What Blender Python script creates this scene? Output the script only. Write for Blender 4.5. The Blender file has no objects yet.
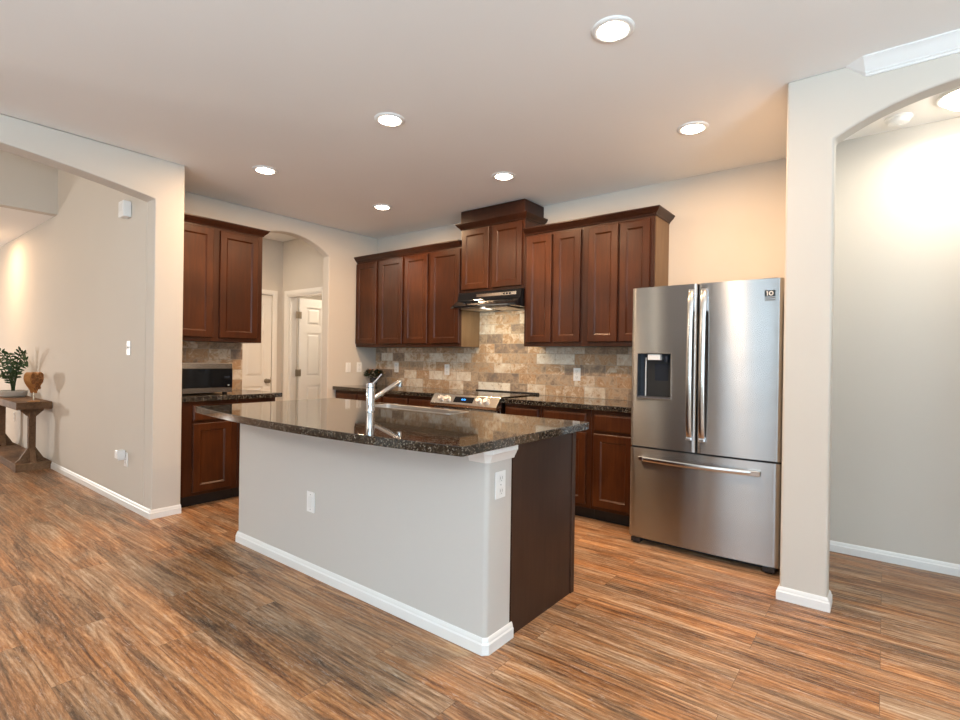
import bpy, bmesh, math, random
from mathutils import Vector, Matrix
random.seed(7)
S = bpy.context.scene
C = S.collection
PI = math.pi

# ------------------------------------------------------------------ camera
F_PX, YAW, PITCH, ROLL, CAM_H = 516.467, 38.108, 0.12, 0.844, 1.255
t, p, r = [math.radians(a) for a in (YAW, PITCH, ROLL)]
fw = Vector((-math.sin(t)*math.cos(p), math.cos(t)*math.cos(p), -math.sin(p)))
rt = Vector((math.cos(t), math.sin(t), 0))
up = rt.cross(fw)
Rv = math.cos(r)*rt + math.sin(r)*up
Uv = -math.sin(r)*rt + math.cos(r)*up
cam_d = bpy.data.cameras.new('camera')
cam = bpy.data.objects.new('camera', cam_d); C.objects.link(cam)
cam_d.sensor_width = 36; cam_d.lens = F_PX*36/960; cam_d.clip_start = 0.05
cam.matrix_world = Matrix(((Rv.x, Uv.x, -fw.x, 0), (Rv.y, Uv.y, -fw.y, 0), (Rv.z, Uv.z, -fw.z, CAM_H), (0, 0, 0, 1)))
S.camera = cam

# ------------------------------------------------------------------ exposure, world, daylight
S.view_settings.view_transform = 'Standard'
S.view_settings.look = 'None'
S.view_settings.gamma = 1
S.view_settings.use_curve_mapping = False
S.view_settings.exposure = 0.35
W = bpy.data.worlds.new('world'); S.world = W; W.use_nodes = True
bgn = W.node_tree.nodes['Background']; bgn.inputs[0].default_value = (0.75, 0.87, 1, 1); bgn.inputs[1].default_value = 1.5

WARM = (1.0, 0.64, 0.36)
DAY = (0.64, 0.855, 1)
P_WIN, P_SIDE, P_CAN, P_HALL, P_FOYER, P_DOOR = 52, 36, 16.5, 9, 40, 80
P_WIN_UP, P_SIDE_UP = 470, 480

def area(name, loc, direction, sx, sy, power, col, shape='RECTANGLE', spread=PI):
    d = bpy.data.lights.new(name, 'AREA'); d.shape = shape; d.size = sx
    if shape in ('RECTANGLE', 'ELLIPSE'): d.size_y = sy
    d.energy = power; d.color = col; d.spread = spread
    o = bpy.data.objects.new(name, d); C.objects.link(o); o.location = loc
    o.rotation_euler = Vector(direction).to_track_quat('-Z', 'Y').to_euler()
    return o
# daylight through the living room windows behind the camera
for wx, ww in ((-1.35, 1.55), (0.65, 1.55), (2.35, 1.15)):
    area('daylight_and_fill', (wx, -3.74, 1.45), (0, 1, 0), ww, 1.9, P_WIN/3, DAY)
    area('ceiling_fill', (wx, -4.15, 0.30), (0, 0.35, 1), ww, 0.8, P_WIN_UP/3, DAY)      # unseen upward panel added outside each window to brighten the ceiling
area('daylight_and_fill', (3.34, -1.4, 1.45), (-1, 0, 0), 2.9, 1.9, P_SIDE, DAY)
l_ = area('ceiling_fill', (3.75, -1.4, 0.30), (-0.5, 0, 1), 2.9, 0.45, P_SIDE_UP, DAY)  # same added ceiling fill, outside the side window
l_.rotation_euler = (0, math.radians(180-19), 0); l_.data.size = 0.8; l_.data.size_y = 2.9

# ------------------------------------------------------------------ node helpers
def mat(name, base=(0.8,0.8,0.8), rough=0.5, metal=0.0, **kw):
    m = bpy.data.materials.new(name); m.use_nodes = True
    b = m.node_tree.nodes['Principled BSDF']
    b.inputs['Base Color'].default_value = (*base, 1)
    b.inputs['Roughness'].default_value = rough
    b.inputs['Metallic'].default_value = metal
    for k, v in kw.items():
        b.inputs[k.replace('_', ' ')].default_value = v
    return m
def nd(m, typ, **kw):
    n = m.node_tree.nodes.new(typ)
    for k, v in kw.items(): setattr(n, k, v)
    return n
def lk(m, a, b): m.node_tree.links.new(a, b)
def bsdf(m): return m.node_tree.nodes['Principled BSDF']
def ramp(m, stops, src=None, interp='LINEAR'):
    n = nd(m, 'ShaderNodeValToRGB'); cr = n.color_ramp; cr.interpolation = interp
    while len(cr.elements) < len(stops): cr.elements.new(0.5)
    for e, (pos, c) in zip(cr.elements, stops):
        e.position = pos; e.color = (*c, 1) if len(c) == 3 else c
    if src is not None: lk(m, src, n.inputs[0])
    return n
def coords(m, scale=(1,1,1), rot=(0,0,0), src='Object'):
    tc = nd(m, 'ShaderNodeTexCoord'); mp = nd(m, 'ShaderNodeMapping')
    mp.inputs['Scale'].default_value = scale; mp.inputs['Rotation'].default_value = rot
    lk(m, tc.outputs[src], mp.inputs[0]); return mp.outputs[0]
def noise(m, vec, scale, detail=4, rough=0.55, dist=0.0):
    n = nd(m, 'ShaderNodeTexNoise'); n.inputs['Scale'].default_value = scale
    n.inputs['Detail'].default_value = detail; n.inputs['Roughness'].default_value = rough
    n.inputs['Distortion'].default_value = dist
    if vec is not None: lk(m, vec, n.inputs['Vector'])
    return n.outputs[0]
def mixc(m, fac, a, b, mode='MIX'):
    n = nd(m, 'ShaderNodeMix', data_type='RGBA', blend_type=mode)
    for inp, v in ((n.inputs['Factor'], fac), (n.inputs[6], a), (n.inputs[7], b)):
        if hasattr(v, 'is_linked') or isinstance(v, bpy.types.NodeSocket): lk(m, v, inp)
        elif isinstance(v, (int, float)): inp.default_value = v
        else: inp.default_value = (*v, 1)
    return n.outputs[2]
def math_n(m, op, a, b=None):
    n = nd(m, 'ShaderNodeMath', operation=op)
    for i, v in enumerate((a, b)):
        if v is None: continue
        if isinstance(v, bpy.types.NodeSocket): lk(m, v, n.inputs[i])
        else: n.inputs[i].default_value = v
    return n.outputs[0]
def bump(m, h, strength, dist=0.002):
    n = nd(m, 'ShaderNodeBump'); n.inputs['Strength'].default_value = strength; n.inputs['Distance'].default_value = dist
    lk(m, h, n.inputs['Height']); lk(m, n.outputs[0], bsdf(m).inputs['Normal'])

# ------------------------------------------------------------------ materials
def paint(name, col, rough=0.75, bs=0.12):
    m = mat(name, col, rough)
    v = coords(m)
    bump(m, noise(m, v, 140, 3), bs, 0.0015)
    c = mixc(m, noise(m, v, 1.3, 2), tuple(x*0.975 for x in col), tuple(min(1, x*1.02) for x in col))
    lk(m, c, bsdf(m).inputs['Base Color'])
    return m
M_wall = paint('wall_paint', (0.615, 0.57, 0.51))
M_island = paint('island_paint', (0.575, 0.55, 0.52))
M_ceil = paint('ceiling_paint', (0.88, 0.87, 0.85), 0.85, 0.2)
M_trim = mat('trim_white', (0.80, 0.80, 0.79), 0.35)
M_white = mat('plastic_white', (0.85, 0.85, 0.84), 0.3)
M_door = mat('door_white', (0.82, 0.80, 0.76), 0.4)
M_black = mat('black_plastic', (0.012, 0.012, 0.013), 0.35)
M_gap = mat('rubber_black', (0.01, 0.01, 0.01), 0.7)
M_glassblk = mat('black_glass', (0.006, 0.007, 0.009), 0.06)
M_brass = mat('brushed_nickel', (0.55, 0.46, 0.34), 0.25, 1.0)
M_knob = mat('knob_satin', (0.78, 0.76, 0.73), 0.4, 0.8)
M_hinge = mat('hinge_nickel', (0.32, 0.28, 0.23), 0.35, 1.0)
M_chrome = mat('chrome', (0.80, 0.83, 0.87), 0.09, 1.0)
M_slot = mat('outlet_slot', (0.25, 0.25, 0.25), 0.5)

# cherry stained wood
def wood(name, dark, mid, light, rough=0.36, grain=(14, 14, 1.2), coat=0.22, sc=3.0):
    m = mat(name, mid, rough)
    v = coords(m, grain)
    n1 = noise(m, v, sc, 6, 0.62, 0.4)
    n2 = noise(m, coords(m, (1.2, 1.2, 0.8)), 2.0, 3, 0.5)
    f = math_n(m, 'ADD', math_n(m, 'MULTIPLY', n1, 0.35), math_n(m, 'MULTIPLY', n2, 0.65))
    c = ramp(m, [(0.33, dark), (0.5, mid), (0.68, light)], f)
    lk(m, c.outputs[0], bsdf(m).inputs['Base Color'])
    bsdf(m).inputs['Coat Weight'].default_value = coat*0.6; bsdf(m).inputs['Specular IOR Level'].default_value = 0.25
    bsdf(m).inputs['Coat Roughness'].default_value = 0.22
    bump(m, n1, 0.05, 0.001)
    return m
M_cherry = wood('cherry_wood', (0.026, 0.0068, 0.0020), (0.054, 0.0140, 0.0034), (0.098, 0.0275, 0.0062))
M_cherry_dk = wood('cherry_wood_carcass', (0.022, 0.006, 0.002), (0.044, 0.0118, 0.0034), (0.074, 0.021, 0.006))
M_crownw = wood('cherry_crown_wood', (0.016, 0.005, 0.0025), (0.033, 0.010, 0.0045), (0.062, 0.019, 0.008))
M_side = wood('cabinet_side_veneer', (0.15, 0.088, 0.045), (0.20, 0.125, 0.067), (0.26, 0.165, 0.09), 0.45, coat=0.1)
M_panel = wood('island_end_veneer', (0.030, 0.014, 0.009), (0.045, 0.021, 0.013), (0.058, 0.028, 0.017), 0.42, coat=0.1)
M_toe = mat('toe_kick_black', (0.012, 0.008, 0.006), 0.5)
M_rustic = wood('rustic_oak', (0.07, 0.036, 0.018), (0.16, 0.088, 0.046), (0.28, 0.165, 0.09), 0.65, (3, 14, 14), 0.0)
M_heart = wood('heart_wood', (0.26, 0.10, 0.03), (0.42, 0.19, 0.06), (0.60, 0.32, 0.12), 0.5, (6, 6, 6), 0.1)
M_heart_dk = wood('heart_log_slices', (0.10, 0.035, 0.012), (0.26, 0.10, 0.03), (0.55, 0.30, 0.12), 0.5, (12, 12, 12), 0.1)

# stainless steel, brushed sideways
def steel(name, base=(0.39, 0.39, 0.385), rough=0.26, an=1.0):
    m = mat(name, base, rough, 1.0)
    v = coords(m, (1.0, 1.0, 3.0))
    cc = mixc(m, noise(m, v, 2.5, 2, 0.5), tuple(x*0.95 for x in base), tuple(x*1.05 for x in base))
    lk(m, cc, bsdf(m).inputs['Base Color'])
    tn = nd(m, 'ShaderNodeTangent', direction_type='RADIAL', axis='Z')
    bsdf(m).inputs['Anisotropic'].default_value = an
    lk(m, tn.outputs[0], bsdf(m).inputs['Tangent'])
    bsdf(m).inputs['Anisotropic Rotation'].default_value = 0.25
    return m
M_steel = steel('stainless_steel')
M_steel2 = mat('satin_steel', (0.62, 0.60, 0.57), 0.2, 1.0)
M_sinkst = mat('sink_steel', (0.62, 0.61, 0.60), 0.35, 1.0)

# granite
def granite():
    m = mat('granite', (0.03, 0.025, 0.02), 0.035)
    v = coords(m)
    vo = nd(m, 'ShaderNodeTexVoronoi'); vo.inputs['Scale'].default_value = 200; lk(m, v, vo.inputs['Vector'])
    n = noise(m, v, 62, 5, 0.75)
    c1 = ramp(m, [(0.0, (0.004, 0.004, 0.004)), (0.46, (0.009, 0.008, 0.007)), (0.56, (0.035, 0.027, 0.019)), (0.66, (0.13, 0.10, 0.07)), (0.8, (0.36, 0.31, 0.24))], n)
    sp = ramp(m, [(0.0, (0, 0, 0)), (0.74, (0, 0, 0)), (0.84, (1, 1, 1))], vo.outputs['Color'])
    c = mixc(m, math_n(m, 'MULTIPLY', sp.outputs[0], 0.8), c1.outputs[0], (0.27, 0.24, 0.20))
    lk(m, c, bsdf(m).inputs['Base Color'])
    bsdf(m).inputs['IOR'].default_value = 1.75
    return m
M_granite = granite()

# travertine tile: u along the wall, v up
def tile(name, axis, z0, tint=1.0):
    m = mat(name, (0.5, 0.4, 0.3), 0.55)
    tc = nd(m, 'ShaderNodeTexCoord'); sx = nd(m, 'ShaderNodeSeparateXYZ'); lk(m, tc.outputs['Object'], sx.inputs[0])
    cb = nd(m, 'ShaderNodeCombineXYZ'); lk(m, sx.outputs[axis], cb.inputs[0])
    lk(m, math_n(m, 'SUBTRACT', sx.outputs[2], z0), cb.inputs[1])
    br = nd(m, 'ShaderNodeTexBrick'); br.offset = 0.5; br.offset_frequency = 2
    br.inputs['Scale'].default_value = 1; br.inputs['Brick Width'].default_value = 0.206; br.inputs['Row Height'].default_value = 0.1
    br.inputs['Mortar Size'].default_value = 0.0022; br.inputs['Mortar Smooth'].default_value = 0.3
    br.inputs['Color1'].default_value = (0, 0, 0, 1); br.inputs['Color2'].default_value = (1, 1, 1, 1); br.inputs['Mortar'].default_value = (0.5, 0.5, 0.5, 1)
    lk(m, cb.outputs[0], br.inputs['Vector'])
    n = noise(m, tc.outputs['Object'], 13, 8, 0.72, 0.6)
    n2 = noise(m, tc.outputs['Object'], 34, 5, 0.7, 0.3)
    f = math_n(m, 'ADD', math_n(m, 'MULTIPLY', br.outputs['Color'], 0.72), math_n(m, 'MULTIPLY', math_n(m, 'SUBTRACT', n, 0.5), 1.25))
    f = math_n(m, 'ADD', f, 0.17)
    T = lambda c: tuple(x*tint for x in c)
    c = ramp(m, [(0.05, T((0.19, 0.15, 0.125))), (0.24, T((0.30, 0.215, 0.15))), (0.40, T((0.50, 0.37, 0.25))), (0.52, T((0.44, 0.255, 0.125))),
                 (0.64, T((0.62, 0.48, 0.34))), (0.78, T((0.70, 0.61, 0.49))), (0.92, T((0.78, 0.72, 0.62)))], f)
    pit = ramp(m, [(0.30, (0.55, 0.45, 0.36)), (0.44, (1, 1, 1)), (0.72, (1.0, 1.0, 1.0))], n2)
    cc = mixc(m, 1.0, c.outputs[0], pit.outputs[0], 'MULTIPLY')
    cm = mixc(m, br.outputs['Fac'], cc, T((0.42, 0.35, 0.27)))
    lk(m, cm, bsdf(m).inputs['Base Color'])
    h = math_n(m, 'SUBTRACT', math_n(m, 'MULTIPLY', n2, 0.35), math_n(m, 'MULTIPLY', br.outputs['Fac'], 1.0))
    bump(m, h, 0.5, 0.003)
    return m
M_tile_b = tile('travertine_tile', 0, 0.914)
M_tile_l = tile('travertine_tile_side', 1, 0.914)

# plank floor, planks along x
def floor_mat():
    m = mat('plank_floor', (0.3, 0.2, 0.1), 0.38)
    tc = nd(m, 'ShaderNodeTexCoord')
    br = nd(m, 'ShaderNodeTexBrick'); br.offset = 0.37; br.offset_frequency = 2
    br.inputs['Scale'].default_value = 1; br.inputs['Brick Width'].default_value = 1.22; br.inputs['Row Height'].default_value = 0.18
    br.inputs['Mortar Size'].default_value = 0.0008; br.inputs['Mortar Smooth'].default_value = 0.1
    br.inputs['Color1'].default_value = (0, 0, 0, 1); br.inputs['Color2'].default_value = (1, 1, 1, 1); br.inputs['Mortar'].default_value = (0.4, 0.4, 0.4, 1)
    lk(m, tc.outputs['Object'], br.inputs['Vector'])
    rnd = br.outputs['Color']
    # shift the grain of each plank
    sh = nd(m, 'ShaderNodeVectorMath', operation='SCALE'); lk(m, rnd, sh.inputs[0]); sh.inputs['Scale'].default_value = 23.0
    ad = nd(m, 'ShaderNodeVectorMath', operation='ADD'); lk(m, tc.outputs['Object'], ad.inputs[0]); lk(m, sh.outputs[0], ad.inputs[1])
    def st(scale):
        mp = nd(m, 'ShaderNodeMapping'); mp.inputs['Scale'].default_value = scale; lk(m, ad.outputs[0], mp.inputs[0]); return mp.outputs[0]
    g1 = noise(m, st((0.9, 10, 1)), 1.6, 12, 0.74, 1.0)     # broad streaks
    g2 = noise(m, st((9.0, 80, 1)), 1.8, 10, 0.82, 1.0)      # fine grain
    g3 = noise(m, st((0.9, 5.0, 1)), 1.3, 4, 0.6, 0.6)     # colour clouds
    g4 = noise(m, st((3.2, 26, 1)), 2.4, 12, 0.85, 1.6)
    wv = nd(m, 'ShaderNodeTexWave', wave_type='BANDS', bands_direction='Y'); lk(m, st((0.55, 5.5, 1)), wv.inputs['Vector'])
    for k_, v_ in (('Scale', 2.6), ('Distortion', 9.0), ('Detail', 4.0), ('Detail Scale', 1.1), ('Detail Roughness', 0.6)): wv.inputs[k_].default_value = v_     # whitewash patches
    f = math_n(m, 'ADD', math_n(m, 'MULTIPLY', g1, 0.70), math_n(m, 'MULTIPLY', g2, 0.30))
    f = math_n(m, 'ADD', f, math_n(m, 'MULTIPLY', math_n(m, 'SUBTRACT', wv.outputs['Fac'], 0.5), 0.05))
    f = math_n(m, 'ADD', f, math_n(m, 'MULTIPLY', math_n(m, 'SUBTRACT', rnd, 0.5), 0.045))
    c = ramp(m, [(0.37, (0.070, 0.040, 0.023)), (0.44, (0.165, 0.094, 0.050)), (0.49, (0.27, 0.160, 0.084)), (0.55, (0.38, 0.245, 0.142)), (0.62, (0.54, 0.42, 0.295))], f)
    tint = ramp(m, [(0.40, (1.16, 0.86, 0.60)), (0.60, (0.97, 0.96, 0.98))], g3)
    c2 = mixc(m, 1.0, c.outputs[0], tint.outputs[0], 'MULTIPLY')
    ww = ramp(m, [(0.53, (0, 0, 0)), (0.63, (1, 1, 1))], g4)
    c3 = mixc(m, math_n(m, 'MULTIPLY', ww.outputs[0], 0.6), c2, (0.52, 0.46, 0.40))
    dk = ramp(m, [(0.30, (1, 1, 1)), (0.37, (0, 0, 0))], g4)
    c4 = mixc(m, math_n(m, 'MULTIPLY', dk.outputs[0], 0.5), c3, (0.05, 0.03, 0.02))
    c5 = mixc(m, math_n(m, 'MULTIPLY', br.outputs['Fac'], 0.7), c4, (0.05, 0.03, 0.02))
    lk(m, c5, bsdf(m).inputs['Base Color'])
    rr = ramp(m, [(0.3, (0.50,)*3), (0.7, (0.33,)*3)], g2); lk(m, rr.outputs[0], bsdf(m).inputs['Roughness'])
    h = math_n(m, 'SUBTRACT', f, br.outputs['Fac'])
    bump(m, h, 0.25, 0.002)
    return m
M_floor = floor_mat()
def emit(name, col, s):
    m = mat(name, col, 0.4)
    bsdf(m).inputs['Emission Color'].default_value = (*col, 1); bsdf(m).inputs['Emission Strength'].default_value = s
    return m
M_lens = emit('lamp_lens', (1, 0.86, 0.68), 30)
M_lens_hall = emit('hall_lamp_glass', (1, 0.92, 0.80), 16)
M_blue = emit('display_blue', (0.05, 0.35, 1.0), 2.5)
M_leaf = mat('leaf_green', (0.022, 0.062, 0.018), 0.35)
M_leaf2 = mat('leaf_dark', (0.012, 0.03, 0.009), 0.5)
M_flower = mat('orange_berry', (0.45, 0.14, 0.04), 0.5)
M_soil = mat('soil', (0.03, 0.02, 0.015), 0.9)
M_pot = mat('stone_pot', (0.55, 0.52, 0.47), 0.6)
M_darkpot = mat('dark_pot', (0.03, 0.028, 0.03), 0.25)
M_glass = mat('pane_glass', (1, 1, 1), 0.0, 0.0, Transmission_Weight=1.0)
M_filter = mat('hood_filter', (0.55, 0.53, 0.5), 0.35, 1.0)
M_hoodlens = emit('hood_lens', (1, 0.95, 0.85), 1.5)
M_grout = mat('dark_grey_print', (0.15, 0.17, 0.19), 0.5)

# ------------------------------------------------------------------ mesh helpers
def box(bm, x0, x1, y0, y1, z0, z1):
    v = [bm.verts.new(c) for c in ((x0,y0,z0),(x1,y0,z0),(x1,y1,z0),(x0,y1,z0),(x0,y0,z1),(x1,y0,z1),(x1,y1,z1),(x0,y1,z1))]
    for f in ((3,2,1,0),(4,5,6,7),(0,1,5,4),(1,2,6,5),(2,3,7,6),(3,0,4,7)): bm.faces.new([v[i] for i in f])
    return v
def prism(bm, pts, vec):
    """closed polygon pts (3D) extruded by vec"""
    a = [bm.verts.new(q) for q in pts]; b = [bm.verts.new(Vector(q)+Vector(vec)) for q in pts]
    n = len(pts); bm.faces.new(a); bm.faces.new(list(reversed(b)))
    for i in range(n): bm.faces.new((a[i], b[i], b[(i+1)%n], a[(i+1)%n]))
def tube(bm, pts, rad, seg=12, cap=True, squash=None):
    pts = [Vector(q) for q in pts]; rad = rad if isinstance(rad, (list, tuple)) else [rad]*len(pts)
    rings = []; prev = None
    for i, q in enumerate(pts):
        d = (pts[min(i+1, len(pts)-1)] - pts[max(i-1, 0)]).normalized()
        ref = Vector((0,0,1)) if abs(d.z) < 0.95 else Vector((1,0,0))
        if prev is None: u = d.cross(ref).normalized()
        else: u = (prev - d*prev.dot(d)).normalized()
        prev = u; w = d.cross(u)
        su, sw = squash or (1, 1)
        rings.append([bm.verts.new(q + (u*math.cos(2*PI*k/seg)*su + w*math.sin(2*PI*k/seg)*sw)*rad[i]) for k in range(seg)])
    for a, b in zip(rings, rings[1:]):
        for k in range(seg): bm.faces.new((a[k], a[(k+1)%seg], b[(k+1)%seg], b[k]))
    if cap: bm.faces.new(list(reversed(rings[0]))); bm.faces.new(rings[-1])
def lathe(bm, prof, cx=0, cy=0, seg=32, axis='z'):
    """prof: (radius, height) list; closed by caps where radius is 0"""
    rings = []
    for (rr, z) in prof:
        if rr < 1e-6: rings.append([bm.verts.new(_ax(cx, cy, 0, 0, z, axis))]); continue
        rings.append([bm.verts.new(_ax(cx, cy, rr*math.cos(2*PI*k/seg), rr*math.sin(2*PI*k/seg), z, axis)) for k in range(seg)])
    for a, b in zip(rings, rings[1:]):
        for k in range(seg):
            k2 = (k+1) % seg
            if len(a) == 1 and len(b) == 1: continue
            if len(a) == 1: bm.faces.new((a[0], b[k2], b[k]))
            elif len(b) == 1: bm.faces.new((a[k], a[k2], b[0]))
            else: bm.faces.new((a[k], a[k2], b[k2], b[k]))
def _ax(cx, cy, a, b, z, axis):
    if axis == 'z': return (cx+a, cy+b, z)
    if axis == 'y': return (cx+a, z, cy+b)
    return (z, cx+a, cy+b)
def sweep(bm, path, prof, caps=True, closed=False):
    """plan path (x,y), profile (out,z); out is to the right of travel"""
    P = [Vector((a, b)) for a, b in path]; n = len(P); cols = []
    nr = lambda d: Vector((d.y, -d.x))
    for i in range(n):
        if closed or 0 < i < n-1:
            d1 = (P[i]-P[i-1]).normalized(); d2 = (P[(i+1)%n]-P[i]).normalized(); n1, n2 = nr(d1), nr(d2)
            mm = (n1+n2)/(1+n1.dot(n2))
        elif i == 0: mm = nr((P[1]-P[0]).normalized())
        else: mm = nr((P[-1]-P[-2]).normalized())
        cols.append([bm.verts.new((P[i].x+mm.x*o, P[i].y+mm.y*o, z)) for o, z in prof])
    k = len(prof)
    for i in range(n if closed else n-1):
        a, b = cols[i], cols[(i+1)%n]
        for j in range(k): bm.faces.new((a[j], a[(j+1)%k], b[(j+1)%k], b[j]))
    if caps and not closed:
        bm.faces.new(list(reversed(cols[0]))); bm.faces.new(cols[-1])
def obj(name, bm, m, parent=None, smooth=False, bevel=0, seg=2, angle=35):
    bmesh.ops.recalc_face_normals(bm, faces=bm.faces)
    me = bpy.data.meshes.new(name); bm.to_mesh(me); bm.free()
    for mm in (m if isinstance(m, list) else [m]): me.materials.append(mm)
    if smooth:
        for f in me.polygons: f.use_smooth = True
        try: me.set_sharp_from_angle(angle=math.radians(angle))
        except Exception: pass
    o = bpy.data.objects.new(name, me); C.objects.link(o); o.parent = parent
    if bevel:
        b = o.modifiers.new('bevel', 'BEVEL'); b.width = bevel; b.segments = seg; b.limit_method = 'ANGLE'; b.angle_limit = math.radians(40)
        b.harden_normals = False
    return o
def bx(name, m, parent, x0, x1, y0, y1, z0, z1, bevel=0, seg=2):
    bm = bmesh.new(); box(bm, x0, x1, y0, y1, z0, z1); return obj(name, bm, m, parent, bevel=bevel, seg=seg)
def thing(name, label, cat, loc=(0,0,0), rotz=0, group=None):
    o = bpy.data.objects.new(name, None); C.objects.link(o); o.location = loc; o.rotation_euler = (0,0,rotz)
    o.empty_display_size = 0.1
    o['label'] = label; o['category'] = cat
    if group: o['group'] = group
    return o
def tag(o, label, cat, group=None):
    o['label'] = label; o['category'] = cat
    if group: o['group'] = group
    return o
def struct(o, label=None):
    o['kind'] = 'structure'
    if label: o['label'] = label
    return o
def sbx(name, m, *a, bevel=0): return struct(bx(name, m, None, *a, bevel=bevel))
def arc_pts(a0, a1, zs, sag, n=24):
    """points from a0 to a1 over an arch springing at zs"""
    h = (a1-a0)/2; c = (a0+a1)/2; R = (h*h+sag*sag)/(2*sag); zc = zs+sag-R
    return [(c+h*(-1+2*i/n), zc+math.sqrt(max(0, R*R-(h*(-1+2*i/n))**2))) for i in range(n+1)]
def arch_wall(name, axis, pos0, pos1, a_lo, a_hi, o_lo, o_hi, zs, sag, ztop, m, n=24, bevel=0.012):
    """wall slab with an arched opening, built of columns so every face stays simple"""
    arc = arc_pts(o_lo, o_hi, zs, sag, n)
    P = (lambda q, a, z: (q, a, z)) if axis == 'x' else (lambda q, a, z: (a, q, z))
    bm = bmesh.new(); cache = {}
    def V(q, a, z):
        k = (q, round(a, 5), round(z, 5))
        if k not in cache: cache[k] = bm.verts.new(P(q, a, z))
        return cache[k]
    polys = []
    if a_lo < o_lo-1e-6: polys.append([(a_lo, 0), (o_lo, 0), arc[0], (o_lo, ztop), (a_lo, ztop)])
    if a_hi > o_hi+1e-6: polys.append([(o_hi, 0), (a_hi, 0), (a_hi, ztop), (o_hi, ztop), arc[-1]])
    for q0, q1 in zip(arc, arc[1:]): polys.append([q0, q1, (q1[0], ztop), (q0[0], ztop)])
    edges = {}
    for pl in polys:
        for q in (pos0, pos1): bm.faces.new([V(q, a, z) for a, z in pl])
        for k in range(len(pl)):
            e = frozenset([(round(pl[k][0], 5), round(pl[k][1], 5)), (round(pl[(k+1) % len(pl)][0], 5), round(pl[(k+1) % len(pl)][1], 5))])
            edges[e] = edges.get(e, 0)+1
    for e, c in edges.items():
        if c == 1:
            (a0, z0), (a1, z1) = tuple(e)
            bm.faces.new((V(pos0, a0, z0), V(pos0, a1, z1), V(pos1, a1, z1), V(pos1, a0, z0)))
    return struct(obj(name, bm, m, bevel=bevel, seg=3))

# ------------------------------------------------------------------ room numbers
H = 2.749
YB, XL, XO, YO, YO2, X2 = 4.322, -5.054, -4.379, 1.556, 1.765, -7.031
TW = 0.159
KX0, KX1, KY, KT = -0.428, -0.216, 3.160, 0.115
YH = 4.203
BACK, RIGHT = -3.6, 3.2

# ------------------------------------------------------------------ structure
bm = bmesh.new(); box(bm, -12.2, RIGHT+0.1, BACK-0.1, 6.0, -0.08, 0.0)
struct(obj('floor', bm, M_floor))
bm = bmesh.new()
box(bm, XO-TW, RIGHT+0.1, BACK-0.1, YO2, H, H+0.1)
box(bm, -7.4, RIGHT+0.1, YO2, 6.0, H, H+0.1)
struct(obj('ceiling', bm, M_ceil))
sbx('ceiling', M_ceil, X2-0.12, XO-TW, -2.6, YO, 4.2, 4.3)
bm = bmesh.new(); box(bm, -12.2, X2-0.12, -2.6, YO, 2.741, 2.84)
struct(obj('ceiling', bm, M_ceil))
# back wall and the hall wall past the arch
sbx('wall_back', M_wall, XL-0.12, KX0+0.02, YB, YB+0.12, 0, H)
sbx('wall_hall', M_wall, KX0+0.02, RIGHT, YH, YH+0.12, 0, H)
# left kitchen wall with arched opening
arch_wall('wall_left', 'x', XL-0.12, XL, YO2, YB, 2.601, 3.598, 2.412, 0.17, H, M_wall)
# wall of the entry, its end is the pier beside the cabinets
bm = bmesh.new()
prism(bm, [(-12.0, YO, 0), (XO-TW, YO, 0), (XO-TW, YO, 4.2), (X2-0.12, YO, 4.2), (X2-0.12, YO, H), (-12.0, YO, H)], (0, YO2-YO, 0))
struct(obj('wall_entry', bm, M_wall))
# header wall with wide shallow arch between living room and entry
arch_wall('wall_arch', 'x', XO-TW, XO, -3.6, YO2, -1.93, YO, 2.435, 0.176, H, M_wall, 32, 0.008)
sbx('wall_foyer', M_wall, XO-TW, XO, -3.6, YO, H, 4.2)
# header between the tall foyer and the low hall
sbx('wall_header', M_wall, X2-0.12, X2, -2.6, YO, 2.741, 4.2)
sbx('wall_front', M_wall, -12.0, XO-TW, -2.7, -2.6, 0, 4.2)
# far end of the entry hall with a glazed door opening
bm = bmesh.new()
box(bm, -12.12, -12.0, -2.6, -1.7, 0, 2.84); box(bm, -12.12, -12.0, -0.7, YO, 0, 2.84); box(bm, -12.12, -12.0, -1.7, -0.7, 2.1, 2.84); box(bm, -12.12, -12.0, -1.7, -0.7, 0, 0.45)
struct(obj('wall_end', bm, M_wall))
# arch wall on the right with its column
arch_wall('wall_right', 'y', KY, KY+KT, KX0, RIGHT, KX1, 0.93, 2.399, 0.162, H, M_wall)
sbx('wall_partition', M_wall, KX0, KX0+0.11, KY+KT, YB, 0, H)
sbx('wall_side', M_wall, RIGHT, RIGHT+0.1, 0.1, 6.0, 0, H)
sbx('wall_side', M_wall, RIGHT, RIGHT+0.1, BACK, -2.9, 0, H)
sbx('wall_side', M_wall, RIGHT, RIGHT+0.1, -2.9, 0.1, 0, 0.45)
sbx('wall_side', M_wall, RIGHT, RIGHT+0.1, -2.9, 0.1, 2.45, H)
bm = bmesh.new()
for a, b in ((-4.5, -2.15), (-0.55, -0.15), (1.45, 1.75), (2.95, RIGHT)): box(bm, a, b, BACK-0.1, BACK, 0, H)
for a, b in ((-2.15, -0.55), (-0.15, 1.45), (1.75, 2.95)):
    box(bm, a, b, BACK-0.1, BACK, 0, 0.45); box(bm, a, b, BACK-0.1, BACK, 2.45, H)
struct(obj('wall_window', bm, paint('dark_reflection_paint', (0.22, 0.165, 0.12))))  # dark brown put on this unseen wall to darken the refrigerator's reflection
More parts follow.
